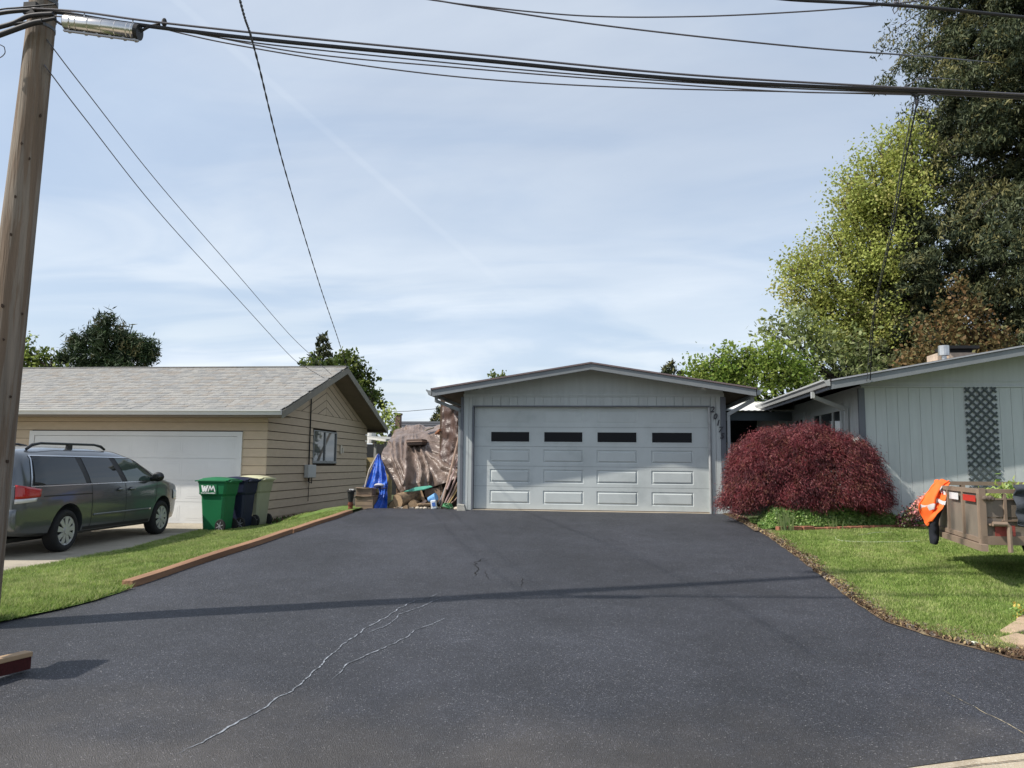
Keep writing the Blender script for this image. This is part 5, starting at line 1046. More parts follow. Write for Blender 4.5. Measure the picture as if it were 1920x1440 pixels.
cart('pale olive wheeled bin standing against the tan house corner', -7.50, 16.35, -1.40, radians(-9), ocol, M('pale_olive_lid', (0.49, 0.49, 0.33), .5, .08))

# ------------------------------------------------------------------ minivan
vn = empty('parked_minivan', (-9.07, 11.07, -1.40), 'dark grey-green minivan with roof rails parked on the neighbour driveway', 'minivan', rz=radians(4.3))
def sm(keys, y, w_=.16):
    ks = np.array(keys); s_ = 0; tot = 0
    for o in (-1, -.5, 0, .5, 1): g = 1 - abs(o) * .6; s_ += g * np.interp(y + o * w_, ks[:, 0], ks[:, 1]); tot += g
    return s_ / tot
ROOF = [(-1.14, 1.02), (-1.12, 1.10), (-1.04, 1.43), (-.9, 1.54), (0, 1.60), (1.0, 1.605), (1.7, 1.57), (2.15, 1.47), (2.6, 1.27), (3.0, 1.09), (3.3, 1.03), (3.65, .98), (3.9, .86), (4.02, .70)]
WID = [(-1.14, .86), (-1.0, .95), (-.6, .985), (.5, .99), (2.6, .99), (3.2, .975), (3.6, .93), (3.85, .80), (4.02, .58)]
BOT = [(-1.14, .36), (-.9, .30), (-.4, .27), (0, .24), (3, .22), (3.6, .24), (4.02, .28)]
def prof(y):
    zr, w_, zb = sm(ROOF, y, .06), sm(WID, y, .06), sm(BOT, y); belt = min(1.03, zr - .07); top = max(belt + .01, zr - .14)
    g = max(0, min(1, (top - belt) / .5))
    return [(0, zb), (w_ * .84, zb), (w_ * .94, zb + .05), (w_ * .975, zb + .16), (w_ * .992, zb + .3), (w_, .70 if zr > .9 else min(.7, zr - .15)), (w_ * .992, min(.88, belt - .04)), (w_ * .972, belt - .01), (w_ * (.972 - .035 * g), belt + (top - belt) * .3), (w_ * (.965 - .085 * g), belt + (top - belt) * .65), (w_ * (.955 - .14 * g), top), (w_ * (.93 - .19 * g), top + (zr - top) * .45), (w_ * (.83 - .20 * g), top + (zr - top) * .82), (w_ * (.55 - .1 * g), zr - .008), (0, zr + .012)]
def sx_(y, z):
    p = prof(y)[1:-1]; zs_ = [q[1] for q in p]; xs_ = [q[0] for q in p]; return float(np.interp(z, np.maximum.accumulate(zs_), xs_))
vpaint = M('grey_green_metallic_paint', (0.11, 0.12, 0.132), .28, .05, 1.5, metal=.55, coat=.8, spec=.5)
ysn = np.concatenate([np.linspace(-1.14, -.9, 7), np.linspace(-.82, 3.2, 42), np.linspace(3.28, 4.02, 14)])
m = MB(); ring = []
for y in ysn:
    p = prof(y); pts = [(x, y, z) for x, z in p] + [(-x, y, z) for x, z in reversed(p[1:-1])]; ring.append(pts)
nr = len(ring[0]); m.add([q for r in ring for q in r], [(i * nr + j, i * nr + (j + 1) % nr, (i + 1) * nr + (j + 1) % nr, (i + 1) * nr + j) for i in range(len(ring) - 1) for j in range(nr)] + [tuple(range(nr - 1, -1, -1)), tuple(range((len(ring) - 1) * nr, len(ring) * nr))])
body = m.build('body', vpaint, vn, smooth=True, local=True)
cut = MB()
for yw in (0, 2.98):
    for sx in (-1, 1): cut.cyl((sx * .66, yw, .33), (sx * 1.2, yw, .33), .405, n=40)
cuto = cut.build('cutter', black, vn, local=True)
bpy.context.view_layer.update()
md = body.modifiers.new('b', 'BOOLEAN'); md.object = cuto; md.solver = 'EXACT'; md.operation = 'DIFFERENCE'
bpy.context.view_layer.update(); me = bpy.data.meshes.new_from_object(body.evaluated_get(bpy.context.evaluated_depsgraph_get())); body.modifiers.clear(); body.data = me; bpy.data.objects.remove(cuto)
me.polygons.foreach_set('use_smooth', [True] * len(me.polygons))
try: me.set_sharp_from_angle(angle=radians(42))
except Exception: pass
def patch(name, quad, mat, off=.006, nu=14, nv=6, parent=None, th=.0, side=1):
    """quad: (y,z) corners bl, br, tr, tl laid on the body side"""
    mm = MB()
    def fn(s, t):
        a = (quad[0][0] * (1 - s) + quad[1][0] * s, quad[0][1] * (1 - s) + quad[1][1] * s); b = (quad[3][0] * (1 - s) + quad[2][0] * s, quad[3][1] * (1 - s) + quad[2][1] * s)
        y, z = a[0] * (1 - t) + b[0] * t, a[1] * (1 - t) + b[1] * t; return Vector((side * (sx_(y, z) + off), y, z))
    mm.grid(fn, nu, nv); return mm.build(name, mat, parent or vn, smooth=True, local=True, solid=th)
vglass = glass('tinted_van_glass', (0.012, 0.014, 0.014), .02); chrome = M('chrome_trim', (0.62, 0.63, 0.65), .25, .05, metal=.9); vblack = M('van_black_trim', (0.012, 0.012, 0.013), .45, .1)
for side in (1, -1):
    patch('window_surround', [(-.86, 1.005), (2.83, 1.02), (2.02, 1.45), (-.74, 1.46)], vblack, .004, 40, 8, side=side)
    patch('quarter_window', [(-.79, 1.03), (.44, 1.03), (.28, 1.435), (-.72, 1.44)], vglass, .009, 16, 6, side=side)
    patch('slider_window', [(.58, 1.03), (1.50, 1.03), (1.24, 1.437), (.44, 1.437)], vglass, .009, side=side)
    patch('front_window', [(1.68, 1.03), (2.66, 1.04), (1.99, 1.42), (1.42, 1.435)], glass('front_van_glass', (0.05, 0.075, 0.065), .02), .009, side=side)
    patch('chrome_strip', [(-.86, 1.003), (2.86, 1.016), (2.86, 1.032), (-.86, 1.020)], chrome, .013, 40, 1, side=side)
    patch('chrome_strip', [(-.755, 1.452), (2.02, 1.438), (2.0, 1.454), (-.75, 1.468)], chrome, .012, 40, 1, side=side)
    patch('chrome_strip', [(-.875, 1.01), (-.855, 1.01), (-.74, 1.462), (-.762, 1.462)], chrome, .012, 2, 10, side=side)
    patch('chrome_strip', [(2.80, 1.03), (2.84, 1.03), (2.03, 1.452), (2.0, 1.446)], chrome, .012, 2, 12, side=side)
    patch('slider_track', [(-.62, .855), (.60, .855), (.60, .872), (-.62, .872)], vblack, .004, 20, 1, side=side)
    for a, b in (((.62, .34), (.60, 1.0)), ((1.64, .34), (1.62, 1.0)), ((2.66, .62), (2.74, 1.0)), ((-.0, .78), (-.0, .781))):
        patch('door_gap', [(a[0] - .006, a[1]), (a[0] + .006, a[1]), (b[0] + .006, b[1]), (b[0] - .006, b[1])], vblack, .003, 1, 10, side=side)
    patch('side_moulding', [(.66, .50), (2.50, .50), (2.50, .535), (.66, .535)], vpaint, .007, 24, 2, th=.008, side=side)
    patch('sill', [(.45, .26), (2.52, .24), (2.52, .33), (.45, .34)], vblack, .008, 24, 2, side=side)
    for yh in (1.42, 1.80):
        mm = MB(); xx = side * (sx_(yh, .90) + .028); mm.ball((xx, yh, .90), .11, 12, 6, (.12, 1, .2)); mm.build('door_handle', vpaint, vn, smooth=True, local=True)
        mm = MB(); mm.ball((side * (sx_(yh, .90) + .004), yh, .905), .07, 12, 6, (.08, 1, .45)); mm.build('handle_recess', vblack, vn, smooth=True, local=True)
    tl = patch('tail_light', [(-1.115, .84), (-.70, .86), (-.66, .97), (-1.10, 1.04)], M('red_tail_lens', (0.42, 0.012, 0.012), .15, .1, 8, coat=.6), .012, 12, 5, th=.006, side=side)
    patch('reverse_light', [(-1.12, .775), (-.78, .80), (-.76, .85), (-1.118, .838)], M('clear_lens', (0.6, 0.58, 0.58), .2, .1, coat=.5), .012, 10, 2, th=.006, side=side)
    patch('headlight', [(3.42, .66), (3.88, .60), (3.80, .78), (3.42, .84)], M('headlight_lens', (0.5, 0.5, 0.5), .12, .1, coat=.8), .012, 10, 4, th=.006, side=side)
    # mirror
    mm = MB(); xx = side * 1.09; mm.ball((xx, 2.52, 1.10), .12, 12, 8, (.95, .55, .75)); mm.tube([(side * .93, 2.50, 1.05), (xx, 2.52, 1.07)], [.04, .045], 8); mr = mm.build('wing_mirror', vblack, vn, smooth=True, local=True)
    mm = MB(); mm.ball((xx, 2.465, 1.10), .09, 12, 6, (.95, .18, .75)); mm.build('mirror_glass', vglass, mr, smooth=True, local=True)
    # roof rail
    mm = MB(); mm.tube([(side * .66, -.62, 1.55), (side * .66, -.50, 1.615), (side * .66, -.3, 1.645), (side * .66, 1.1, 1.655), (side * .66, 1.3, 1.63), (side * .66, 1.42, 1.58)], [.022, .024, .02, .02, .024, .02], 8); mm.box(side * .66 - .02, side * .66 + .02, .35, .47, 1.55, 1.64); mm.build('roof_rail', vblack, vn, smooth=False, local=True)
# rear: glass, gate, bumper
mm = MB()
def rear(z0, z1, w_, off, name, mat, nu=12, nv=6):
    m3 = MB()
    def yb(z):  # rear surface: invert the roof line
        zs_ = np.linspace(-1.14, -.8, 60); rr = [sm(ROOF, q, .06) for q in zs_]; return float(np.interp(z, rr, zs_)) if z > 1.0 else -1.14
    def fn(s, t):
        z = z0 + (z1 - z0) * t; return Vector(((s - .5) * 2 * w_ * (1 - .08 * t), yb(z) - off - .0, z))
    m3.grid(fn, nu, nv); return m3.build(name, mat, vn, smooth=True, local=True, solid=.008)
rear(1.10, 1.42, .74, .02, 'rear_window', vglass)
rear(.84, 1.00, .70, .012, 'tailgate_panel', M('tailgate_silver', (0.25, 0.26, 0.28), .3, .05, metal=.5), 6, 2)
m3 = MB(); m3.box(-.60, .60, -1.20, -.95, 1.45, 1.51); m3.build('spoiler', vpaint, vn, bevel=.02, local=True)
m3 = MB(); m3.grid(lambda s, t: Vector(((s - .5) * 1.86, -1.13 - .085 * (1 - abs(2 * s - 1) ** 4) * (1 - (2 * t - 1) ** 4), .40 + .30 * t)), 20, 10); m3.build('rear_bumper', vpaint, vn, smooth=True, local=True, solid=.02)
m3 = MB(); m3.box(-.62, .62, -.95, 3.85, .20, .26); m3.build('underbody', black, vn, local=True)
tyre = M('tyre_rubber', (0.014, 0.014, 0.015), .85, .15, 20, bump=.3); alloy = M('silver_alloy', (0.50, 0.50, 0.50), .4, .06, metal=.5)
def wheel(parent, cx, cy, cz, r, wd, side, spokes=9, rim=.212, rimmat=alloy):
    mm = MB(); pr = [(-.5, .70), (-.5, .90), (-.42, .97), (-.25, 1.0), (.25, 1.0), (.42, .97), (.5, .90), (.5, .70), (.3, .66)]; n = 36; k = len(mm.v)
    for (a, b) in pr:
        for j in range(n): t_ = 2 * pi * j / n; mm.v.append((cx + side * a * wd, cy + cos(t_) * r * b, cz + sin(t_) * r * b))
    for i in range(len(pr) - 1):
        for j in range(n): q = (i * n + j, i * n + (j + 1) % n, (i + 1) * n + (j + 1) % n, (i + 1) * n + j); mm.f.append(q if side < 0 else q[::-1]); mm.m.append(0)
    w_ = mm.build('wheel', tyre, parent, smooth=True, local=True)
    mm = MB(); x0 = cx + side * wd * .20; mm.cyl((x0 - .01 * side, cy, cz), (x0, cy, cz), r * .72, n=32); mm.build('brake_shadow', M('wheel_dark', (0.02, 0.02, 0.02), .7, .1), w_, local=True)
    mm = MB(); x1 = cx + side * wd * .40
    for j in range(40):
        a, b = 2 * pi * j / 40, 2 * pi * (j + 1) / 40
        mm.add([(x1 + side * .012, cy + cos(a) * rim * 1.03, cz + sin(a) * rim * 1.03), (x1 + side * .012, cy + cos(b) * rim * 1.03, cz + sin(b) * rim * 1.03), (x1, cy + cos(b) * rim * .90, cz + sin(b) * rim * .90), (x1, cy + cos(a) * rim * .90, cz + sin(a) * rim * .90)], [(0, 1, 2, 3)])
    for k in range(spokes):
        a = 2 * pi * k / spokes + .2; d = Vector((0, cos(a), sin(a))); e = Vector((0, -sin(a), cos(a))); c = Vector((x1, cy, cz))
        P_ = [c + d * .04 - e * .022, c + d * rim * .97 - e * .050, c + d * rim * .97 + e * .036, c + d * .04 + e * .022]; mm.prism(P_, (side * .014, 0, 0))
    mm.cyl((x1 - .005 * side, cy, cz), (x1 + side * .026, cy, cz), .052, n=18); mm.build('rim', rimmat, w_, local=True); return w_
for yw in (0, 2.98):
    for side in (1, -1): wheel(vn, side * .865, yw, .32, .32, .21, side)

# ------------------------------------------------------------------ utility trailer
tr = empty('utility_trailer', (4.2, 9.1, -1.25), 'brown steel utility trailer with red reflectors at the right edge of the lawn', 'trailer')
tbm = M('brown_trailer_paint', (0.185, 0.155, 0.125), .6, .15, 4, bump=.15, col2=(0.26, 0.21, 0.15), c2scale=3, c2lo=.55, c2hi=.75); trm = M('trailer_frame_paint', (0.23, 0.17, 0.125), .6, .15, 5)
N_, F_ = Vector((4.19, 9.1, 0)), Vector((4.53, 11.0, 0)); E_ = Vector((1, .02, 0)); ln_ = 3.0
ZT, ZB = -.225, -.80
def seg(m, p, q, z0, z1, th, out=0):
    p, q = Vector((p.x, p.y, 0)), Vector((q.x, q.y, 0)); d = (q - p).normalized(); n_ = Vector((d.y, -d.x, 0)); a = p + n_ * out; b = q + n_ * out
    m.prism([a + Vector((0, 0, z0)), b + Vector((0, 0, z0)), b + Vector((0, 0, z1)), a + Vector((0, 0, z1))], -n_ * th)
G_ = lambda s: F_.lerp(N_, s)                 # along the rear gate, far to near
m = MB(); seg(m, F_, N_, ZB + .03, ZT - .05, .012); gate = m.build('rear_gate', tbm, tr)
m = MB(); seg(m, F_, N_, ZT - .05, ZT, .05, .02); m.build('gate_rail', trm, gate)
m = MB(); seg(m, F_, N_, ZB - .01, ZB + .04, .05, .02); m.build('gate_rail', trm, gate)
for s in (.0, .30, .655, .985):
    m = MB(); seg(m, G_(s - .0), G_(s + .028), ZB + .04, ZT - .05, .05, .022); m.build('gate_rib', trm, gate)
m = MB(); seg(m, F_ + Vector((0, 0, 0)), G_(1.08), ZB - .09, ZB - .02, .07, .05); m.build('bumper_bar', trm, tr)
redr = M('red_reflector_tape', (0.50, 0.04, 0.03), .35, .12, 30); whr = M('white_plate', (0.72, 0.73, 0.74), .4, .04)
for s0, s1, z0, z1, mt, nm_ in ((.04, .22, ZT - .145, ZT - .075, redr, 'red_reflector'), (.39, .60, ZT - .15, ZT - .07, whr, 'licence_plate'), (.71, .97, ZT - .145, ZT - .075, redr, 'red_reflector')):
    m = MB(); seg(m, G_(s0), G_(s1), z0, z1, .004, .030); m.build(nm_, mt, gate)
# near side
S0, S1 = N_, N_ + E_ * ln_
m = MB(); seg(m, S0 + E_ * .06, S1, -.53, ZT - .10, .012, 0.0); m.build('side_panel', tbm, tr)
m = MB(); seg(m, S0 + E_ * .06, S1, -.74, -.545, .012, 0.0); m.build('side_panel', tbm, tr)
m = MB(); seg(m, S0, S1, ZT - .045, ZT + .0, .05, .02); m.build('side_rail', trm, tr)
m = MB(); seg(m, S0 + E_ * .1, S1, ZT - .115, ZT - .10, .05, .02); m.build('side_rail', trm, tr)
m = MB(); seg(m, S0 + E_ * .22, S1, -.575, -.56, .03, .02); m.build('side_rail', trm, tr)
m = MB(); seg(m, S0, S1, ZB - .03, -.735, .07, .03); m.build('side_rail', trm, tr)
m = MB(); seg(m, S0 - E_ * .02, S0 + E_ * .05, ZB - .02, ZT + .005, .06, .03); m.build('corner_post', trm, tr)
m = MB(); seg(m, S0 + E_ * .24, S0 + E_ * .27, -.74, ZT - .05, .04, .022); m.build('side_rib', trm, tr)
m = MB(); seg(m, S0 + E_ * .07, S0 + E_ * .24, -.62, -.60, .05, .06); m.tube([S0 + E_ * .08 + Vector((0, -.09, -.60)), S0 + E_ * .22 + Vector((0, -.10, -.60)), S0 + E_ * .245 + Vector((0, -.10, -.63)), S0 + E_ * .245 + Vector((0, -.10, -.90))], .026, 8); m.build('latch_bracket', trm, tr)
m = MB(); seg(m, S0 + E_ * .52, S0 + E_ * .80, -.365, -.30, .004, .008); m.build('red_reflector', redr, tr)
m = MB(); seg(m, S0 + E_ * .13, S0 + E_ * .34, -.735, -.62, .006, .03); m.build('tail_lamp', M('faded_tail_lamp', (0.26, 0.05, 0.04), .5, .3, 20), tr)
m = MB()
for k in range(5): c = S0 + E_ * (.03 + .02 * k); m.ball((c.x, c.y - .045, ZT - .10 + .012 * sin(k * 3)), .028, 8, 5)
m.build('latch_chain', M('rusty_latch', (0.12, 0.09, 0.07), .7, .3), tr)
# far side, front, bed, tyre
m = MB(); seg(m, F_ + E_ * ln_, F_, ZB, ZT - .03, .02, 0); m.build('far_side', tbm, tr)
m = MB(); seg(m, F_ + E_ * ln_, F_, ZT + .0, ZT + .05, .05, .02); m.build('far_rail', trm, tr)
for k in (1, 5, 9): m = MB(); c = F_ + E_ * (.3 * k); m.box(c.x, c.x + .05, c.y - .03, c.y + .03, ZT - .1, ZT + .0); m.build('stake_post', trm, tr)
m = MB(); m.prism([N_ + Vector((0, 0, ZB)), S1 + Vector((0, 0, ZB)), F_ + E_ * ln_ + Vector((0, 0, ZB)), F_ + Vector((0, 0, ZB))], (0, 0, .03)); m.build('bed', trm, tr)
tw = MB(); wheel_o = None
ww = empty('tmp', (0, 0, 0)); bpy.data.objects.remove(ww)
def ywheel(parent, c, r, wd):
    mm = MB(); pr = [(-.5, .70), (-.5, .90), (-.42, .97), (-.25, 1.0), (.25, 1.0), (.42, .97), (.5, .90), (.5, .70)]; n = 32
    for (a, b) in pr:
        for j in range(n): t_ = 2 * pi * j / n; mm.v.append((c[0] + cos(t_) * r * b, c[1] + a * wd, c[2] + sin(t_) * r * b))
    for i in range(len(pr) - 1):
        for j in range(n): mm.f.append((i * n + j, i * n + (j + 1) % n, (i + 1) * n + (j + 1) % n, (i + 1) * n + j)); mm.m.append(0)
    w_ = mm.build('wheel', tyre, parent, smooth=True); mm = MB(); mm.cyl((c[0], c[1] - wd * .3, c[2]), (c[0], c[1] + wd * .3, c[2]), r * .60, n=24); mm.build('rim', M('dull_steel_rim', (0.10, 0.10, 0.10), .5, .1), w_)
ywheel(tr, (5.20, 9.40, -.95), .32, .19); ywheel(tr, (5.75, 10.72, -.94), .31, .19)
m = MB(); m.beam((S1.x, S1.y + .9, ZB), (S1.x + 1.2, S1.y + .95, ZB), .08, .08); m.tube([(S1.x + 1.0, S1.y + .93, ZB), (S1.x + 1.0, S1.y + .93, -1.24)], .03, 8); m.build('tow_bar', trm, tr)
n = 5200; s = rng.uniform(0.02, 1, n); t_ = rng.uniform(.45, .95, n); P = np.array([list((N_ + E_ * (.45 + 2.4 * a)).lerp(F_ + E_ * (.45 + 2.4 * a), b)) for a, b in zip(s, t_)]); P[:, 2] = -.46 + .24 * rng.uniform(0, 1, n) * (.6 + .5 * np.sin(P[:, 0] * 5) ** 2) + .05 * rng.normal(size=n)
tag(npmesh('yard_clippings', leaf_quads(P, .042, 2.2), 4, [gcm[0], gcm[2], yg[0]], None, rng.choice(3, n, p=[.35, .3, .35])), 'heap of green garden clippings loaded in the trailer', 'clippings', kind='stuff')

# orange vest over the far rear corner, dark trousers below, dark jacket on the side
vest = empty('safety_vest', (4.45, 10.9, -.25), 'orange high-visibility vest with grey bands hung on the trailer corner', 'vest')
om = M('fluorescent_orange_cloth', (0.90, 0.145, 0.022), .75, .08, 6, bump=.2); rb_ = M('reflective_band', (0.50, 0.47, 0.47), .4, .08, 10)
vr = [[(1752, 901, 11.0), (1762, 900, 10.9), (1776, 902, 10.85), (1782, 906, 10.75)], [(1742, 912, 10.9), (1756, 910, 10.75), (1768, 912, 10.7), (1777, 914, 10.62)], [(1733, 930, 10.85), (1748, 930, 10.68), (1758, 932, 10.62), (1768, 936, 10.55)], [(1724, 950, 10.85), (1740, 952, 10.66), (1752, 952, 10.6), (1765, 952, 10.52)], [(1727, 968, 10.85), (1740, 972, 10.7), (1749, 969, 10.6), (1758, 962, 10.55)], [(1734, 981, 10.85), (1741, 985, 10.72), (1745, 980, 10.65), (1750, 972, 10.6)]]
def fold_v(s, t, p): return Vector((.02 * sin(t * 9 + s * 4), -.045 * sin(s * 13 + t * 4) - .03 * mnoise.noise(p * 9), .01 * sin(s * 20)))
vrows = [[at(u, v, y) for u, v, y in r] for r in vr]
drape('cloth', vrows, om, vest, nu=40, nv=40, disp=fold_v, solid=.012)
def band(s0, s1, t0, t1, tilt=0):
    m = MB(); m.grid(lambda a, b: (lambda s, t: (lambda p: p + fold_v(s, t, p) + Vector((0, -.035, .004)))(spline([spline(r, s) for r in vrows], t)))(s0 + (s1 - s0) * a, t0 + (t1 - t0) * b + tilt * a), 20, 4); m.build('grey_band', rb_, vest, smooth=True)
band(.0, .48, .58, .68, -.05); band(.52, 1, .44, .52); band(.5, .9, .2, .27, .06); band(.08, .5, .76, .84, .02)
dn = empty('dark_trousers', (4.5, 10.8, -.7), 'black trousers hanging below the orange vest', 'trousers')
dc = M('black_cloth', (0.012, 0.014, 0.022), .9, .2, 8)
dr_ = [[(1744, 968, 10.72), (1752, 962, 10.62), (1764, 955, 10.6)], [(1743, 982, 10.74), (1750, 980, 10.64), (1757, 975, 10.64)], [(1745, 997, 10.76), (1750, 998, 10.7), (1757, 997, 10.7)], [(1746, 1010, 10.76), (1751, 1012, 10.7), (1757, 1008, 10.72)], [(1748, 1018, 10.76), (1751, 1019, 10.72), (1754, 1018, 10.74)]]
drape('cloth', [[at(u, v, y) for u, v, y in r] for r in dr_], dc, dn, nu=16, nv=30, disp=lambda s, t, p: Vector((0, -.05 * sin(s * pi) + .02 * mnoise.noise(p * 9), 0)), solid=.05)
jk = empty('dark_jacket', (4.95, 9.0, -.3), 'charcoal jacket hung over the near side of the trailer', 'jacket')
jr = [[(1906, 912, 9.2), (1930, 911, 9.2), (1960, 911, 9.2)], [(1902, 913, 9.03), (1930, 912, 9.02), (1962, 912, 9.02)], [(1903, 935, 9.0), (1930, 938, 8.97), (1964, 938, 9.0)], [(1906, 965, 9.0), (1932, 968, 8.96), (1962, 966, 9.0)], [(1911, 985, 9.0), (1935, 990, 8.96), (1958, 985, 9.0)]]
drape('cloth', [[at(u, v, y) for u, v, y in r] for r in jr], M('charcoal_quilted_cloth', (0.035, 0.042, 0.052), .85, .3, 9, bump=.5), jk, nu=30, nv=40, disp=lambda s, t, p: Vector((.02 * mnoise.noise(p * 7), -.035 * sin(t * 24 + 3 * mnoise.noise(p * 4)) * .6 - .04 * mnoise.noise(p * 8), 0)), solid=.025)

# ------------------------------------------------------------------ utility pole, cables
PX_, PY_ = -5.205, 6.3; LEAN = .036
up = empty('utility_pole', (PX_, PY_, -1.46), 'weathered wooden utility pole at the left edge carrying the street cables', 'utility pole')
polem = M('weathered_pole_wood', (0.165, 0.12, 0.085), .9, .32, 2.2, bump=1, bscale=14, stretch=(5, 5, .28), col2=(0.21, 0.175, 0.14), c2scale=3.2, c2lo=.44, c2hi=.56)
m = MB(); N = 60; n = 28
for i in range(N + 1):
    z = -1.6 + 12.2 * i / N; r = .178 - .011 * (z + 1.5)
    for j in range(n):
        a = 2 * pi * j / n; rr = r * (1 + .02 * mnoise.noise((cos(a) * 1.5, sin(a) * 1.5, z * .5)) + .018 * mnoise.noise((cos(a) * 5, sin(a) * 5, z * .35))); m.v.append((PX_ + LEAN * (z - 3.6) + cos(a) * rr, PY_ + sin(a) * rr, z))
m.f = [(i * n + j, i * n + (j + 1) % n, (i + 1) * n + (j + 1) % n, (i + 1) * n + j) for i in range(N) for j in range(n)] + [tuple(range(N * n, N * n + n))]; m.m = [0] * len(m.f)
m.build('shaft', polem, up, smooth=True)
km = M('knot_wood', (0.05, 0.032, 0.022), .95, .2); kh = M('knot_rim', (0.30, 0.22, 0.15), .95, .2)
for (z, off, s) in ((3.15, .6, 1), (2.85, -.35, .8), (2.72, .2, .8), (2.35, -.35, .8), (2.0, -.35, .8), (1.35, -.35, 1.1), (1.30, .75, .7), (1.05, -.1, .8), (.62, -.9, 1.2), (.55, .55, .8), (.1, .2, .8), (-.25, .1, .9), (-.02, .75, 1.2), (-.55, .35, 1.3), (-.75, .3, 1)):
    r = .178 - .011 * (z + 1.5); va = atan2(-PY_, -PX_) + off; c = Vector((PX_ + LEAN * (z - 3.6) + cos(va) * r, PY_ + sin(va) * r, z)); m = MB(); d = Vector((cos(va), sin(va), 0)); e = Vector((-sin(va), cos(va), 0))
    P_ = [c + e * .011 * s * cos(k * pi / 4) * (1 + .3 * sin(k * 2.3 + z)) + Vector((0, 0, .015 * s * sin(k * pi / 4) * (1 + .3 * cos(k * 1.7 + z)))) - d * .01 for k in range(8)]; m.prism(P_, d * .018); o = m.build('knot', km, up)
for z, w_ in ((4.02, .03), (4.12, .02), (4.28, .045)):
    m = MB(); r = .178 - .011 * (z + 1.5) + .006; m.tube([(PX_ + LEAN * (z - 3.6), PY_, z - w_ / 2), (PX_ + LEAN * (z - 3.6), PY_, z + w_ / 2)], r, 24); m.build('steel_band', M('dull_steel', (0.10, 0.10, 0.10), .5, .2, metal=.6), up)
m = MB(); m.box(PX_ - .02, PX_ + .10, PY_ - .19, PY_ - .13, 4.06, 4.17); m.build('clamp_bracket', black, up)
m = MB(); m.beam((PX_ - 1.2, PY_ - .22, 8.9), (PX_ + 1.2, PY_ - .22 , 8.9), .1, .12); m.build('crossarm', polem, up)
cabm = M('black_cable_sheath', (0.022, 0.022, 0.026), .55, .1); cabp = M('grey_strand', (0.10, 0.095, 0.11), .5, .1)
def pl(u, v, off=0.0):
    d = ray(u, v); a = .13; t = (PY_ + off - a * PX_) / (d.y - a * d.x); return d * t
def cable(pts, r, lab, mat=cabm, group=None, twist=0, n=6, name='cable', cat='cable'):
    P_ = [Vector(p) for p in pts]; k = 60; q = [spline(P_, i / k) for i in range(k + 1)]; m = MB()
    if twist:
        k = int(twist * 10); q = [spline(P_, i / k) for i in range(k + 1)]
        for ph in (0, pi): m.tube([p + Vector((cos(i * .42 + ph), sin(i * .42 + ph) * .3, sin(i * .42 + ph))) * r * .75 for i, p in enumerate(q)], r, 5)
    else: m.tube(q, r, n)
    return tag(m.build(name, mat, None, smooth=True), lab, cat, group)
gmain = 'telecom cables strung along the street'
top = lambda u, v, o=0: pl(u, v, -.18 + o)
cable([top(-60, 38), top(20, 22), top(100, 22), top(240, 44), top(500, 75), top(900, 113), top(1300, 150), top(1720, 171), top(1990, 186)], .0185, 'thickest black cable crossing the whole photo from the pole to the fir', n=8)
cable([top(60, 16, -.03), top(150, 22, -.03), top(290, 41, -.03), top(540, 68, -.03), top(900, 103, -.03), top(1300, 141, -.03), top(1720, 166, -.03), top(1990, 181, -.03)], .010, 'thin strand running just above the thickest cable', cabp)
cable([top(100, 30, .05), top(290, 48, .05), top(560, 98, .05), top(850, 126, .05), top(1150, 150, .05), top(1480, 172, .05), top(1720, 176, .05), top(1990, 190, .05)], .0065, 'upper of the two thin cables sagging below the thick one', cabp)
cable([top(290, 50, .1), top(420, 80, .1), top(640, 117, .1), top(880, 146, .1), top(1150, 163, .1), top(1480, 172, .1), top(1720, 178, .1)], .0065, 'lower of the two thin cables sagging below the thick one', cabp)
cable([top(290, 47, .02), top(460, 78, .02), top(760, 110, .02), top(1100, 141, .02), top(1450, 164, .02), top(1720, 175, .02)], .0065, 'thin cable right beneath the thickest cable', cabp)
cable([top(770, -6), top(900, 12), top(1100, 30), top(1300, 31), top(1500, 22), top(1660, 9), top(1760, -4)], .007, 'thin cable dipping in from the top edge and rising again', cabp)
cable([top(1400, -12), top(1480, -1), top(1650, 8), top(1780, 18), top(1990, 40)], .016, 'thick cable cutting across the top right corner')
cable([top(780, -6, .1), top(900, 14, .1), top(1150, 50, .1), top(1500, 88, .1), at(1760, 108, 9), at(1870, 118, 22)], .008, 'thin cable running down into the dark fir', cabp)
# bundle left of the pole
for k, (pts, r, lab) in enumerate((([(-40, 60), (20, 45), (55, 30), (100, 26)], .022, 'upper thick cable wrapping the pole at the left edge'), ([(-40, 70), (10, 48), (60, 42), (105, 34)], .016, 'middle cable bending round the pole at the left edge'), ([(-40, 80), (20, 58), (60, 44), (80, 40)], .026, 'lowest thick bundle bending round the pole at the left edge'), ([(-30, 30), (0, 18), (40, 14), (105, 8)], .008, 'thin cable above the bundles left of the pole'))):
    cable([pl(u, v, -.24) for u, v in pts], r, lab)
cable([pl(8, 88, -.2), pl(9, 100, -.2), pl(-2, 108, -.2), pl(-12, 96, -.2), pl(-3, 84, -.2), pl(8, 88, -.2)], .004, 'small loose loop of wire left of the pole', cabp)
cable([top(100, 35), top(112, 44), top(126, 50)], .011, 'short cable end entering the silver splice case', cabm)
cable([top(262, 60), top(280, 50), top(300, 45)], .013, 'cable stub leaving the silver splice case', cabm)
sc = empty('splice_case', top(195, 48), 'shiny silver cylindrical splice case hanging under the cables by the pole', 'splice case')
a, b = top(122, 42, -.02), top(262, 61, -.02); stl = M('brushed_stainless', (0.62, 0.60, 0.57), .22, .10, 5, metal=1.0, bump=.05, bscale=8)
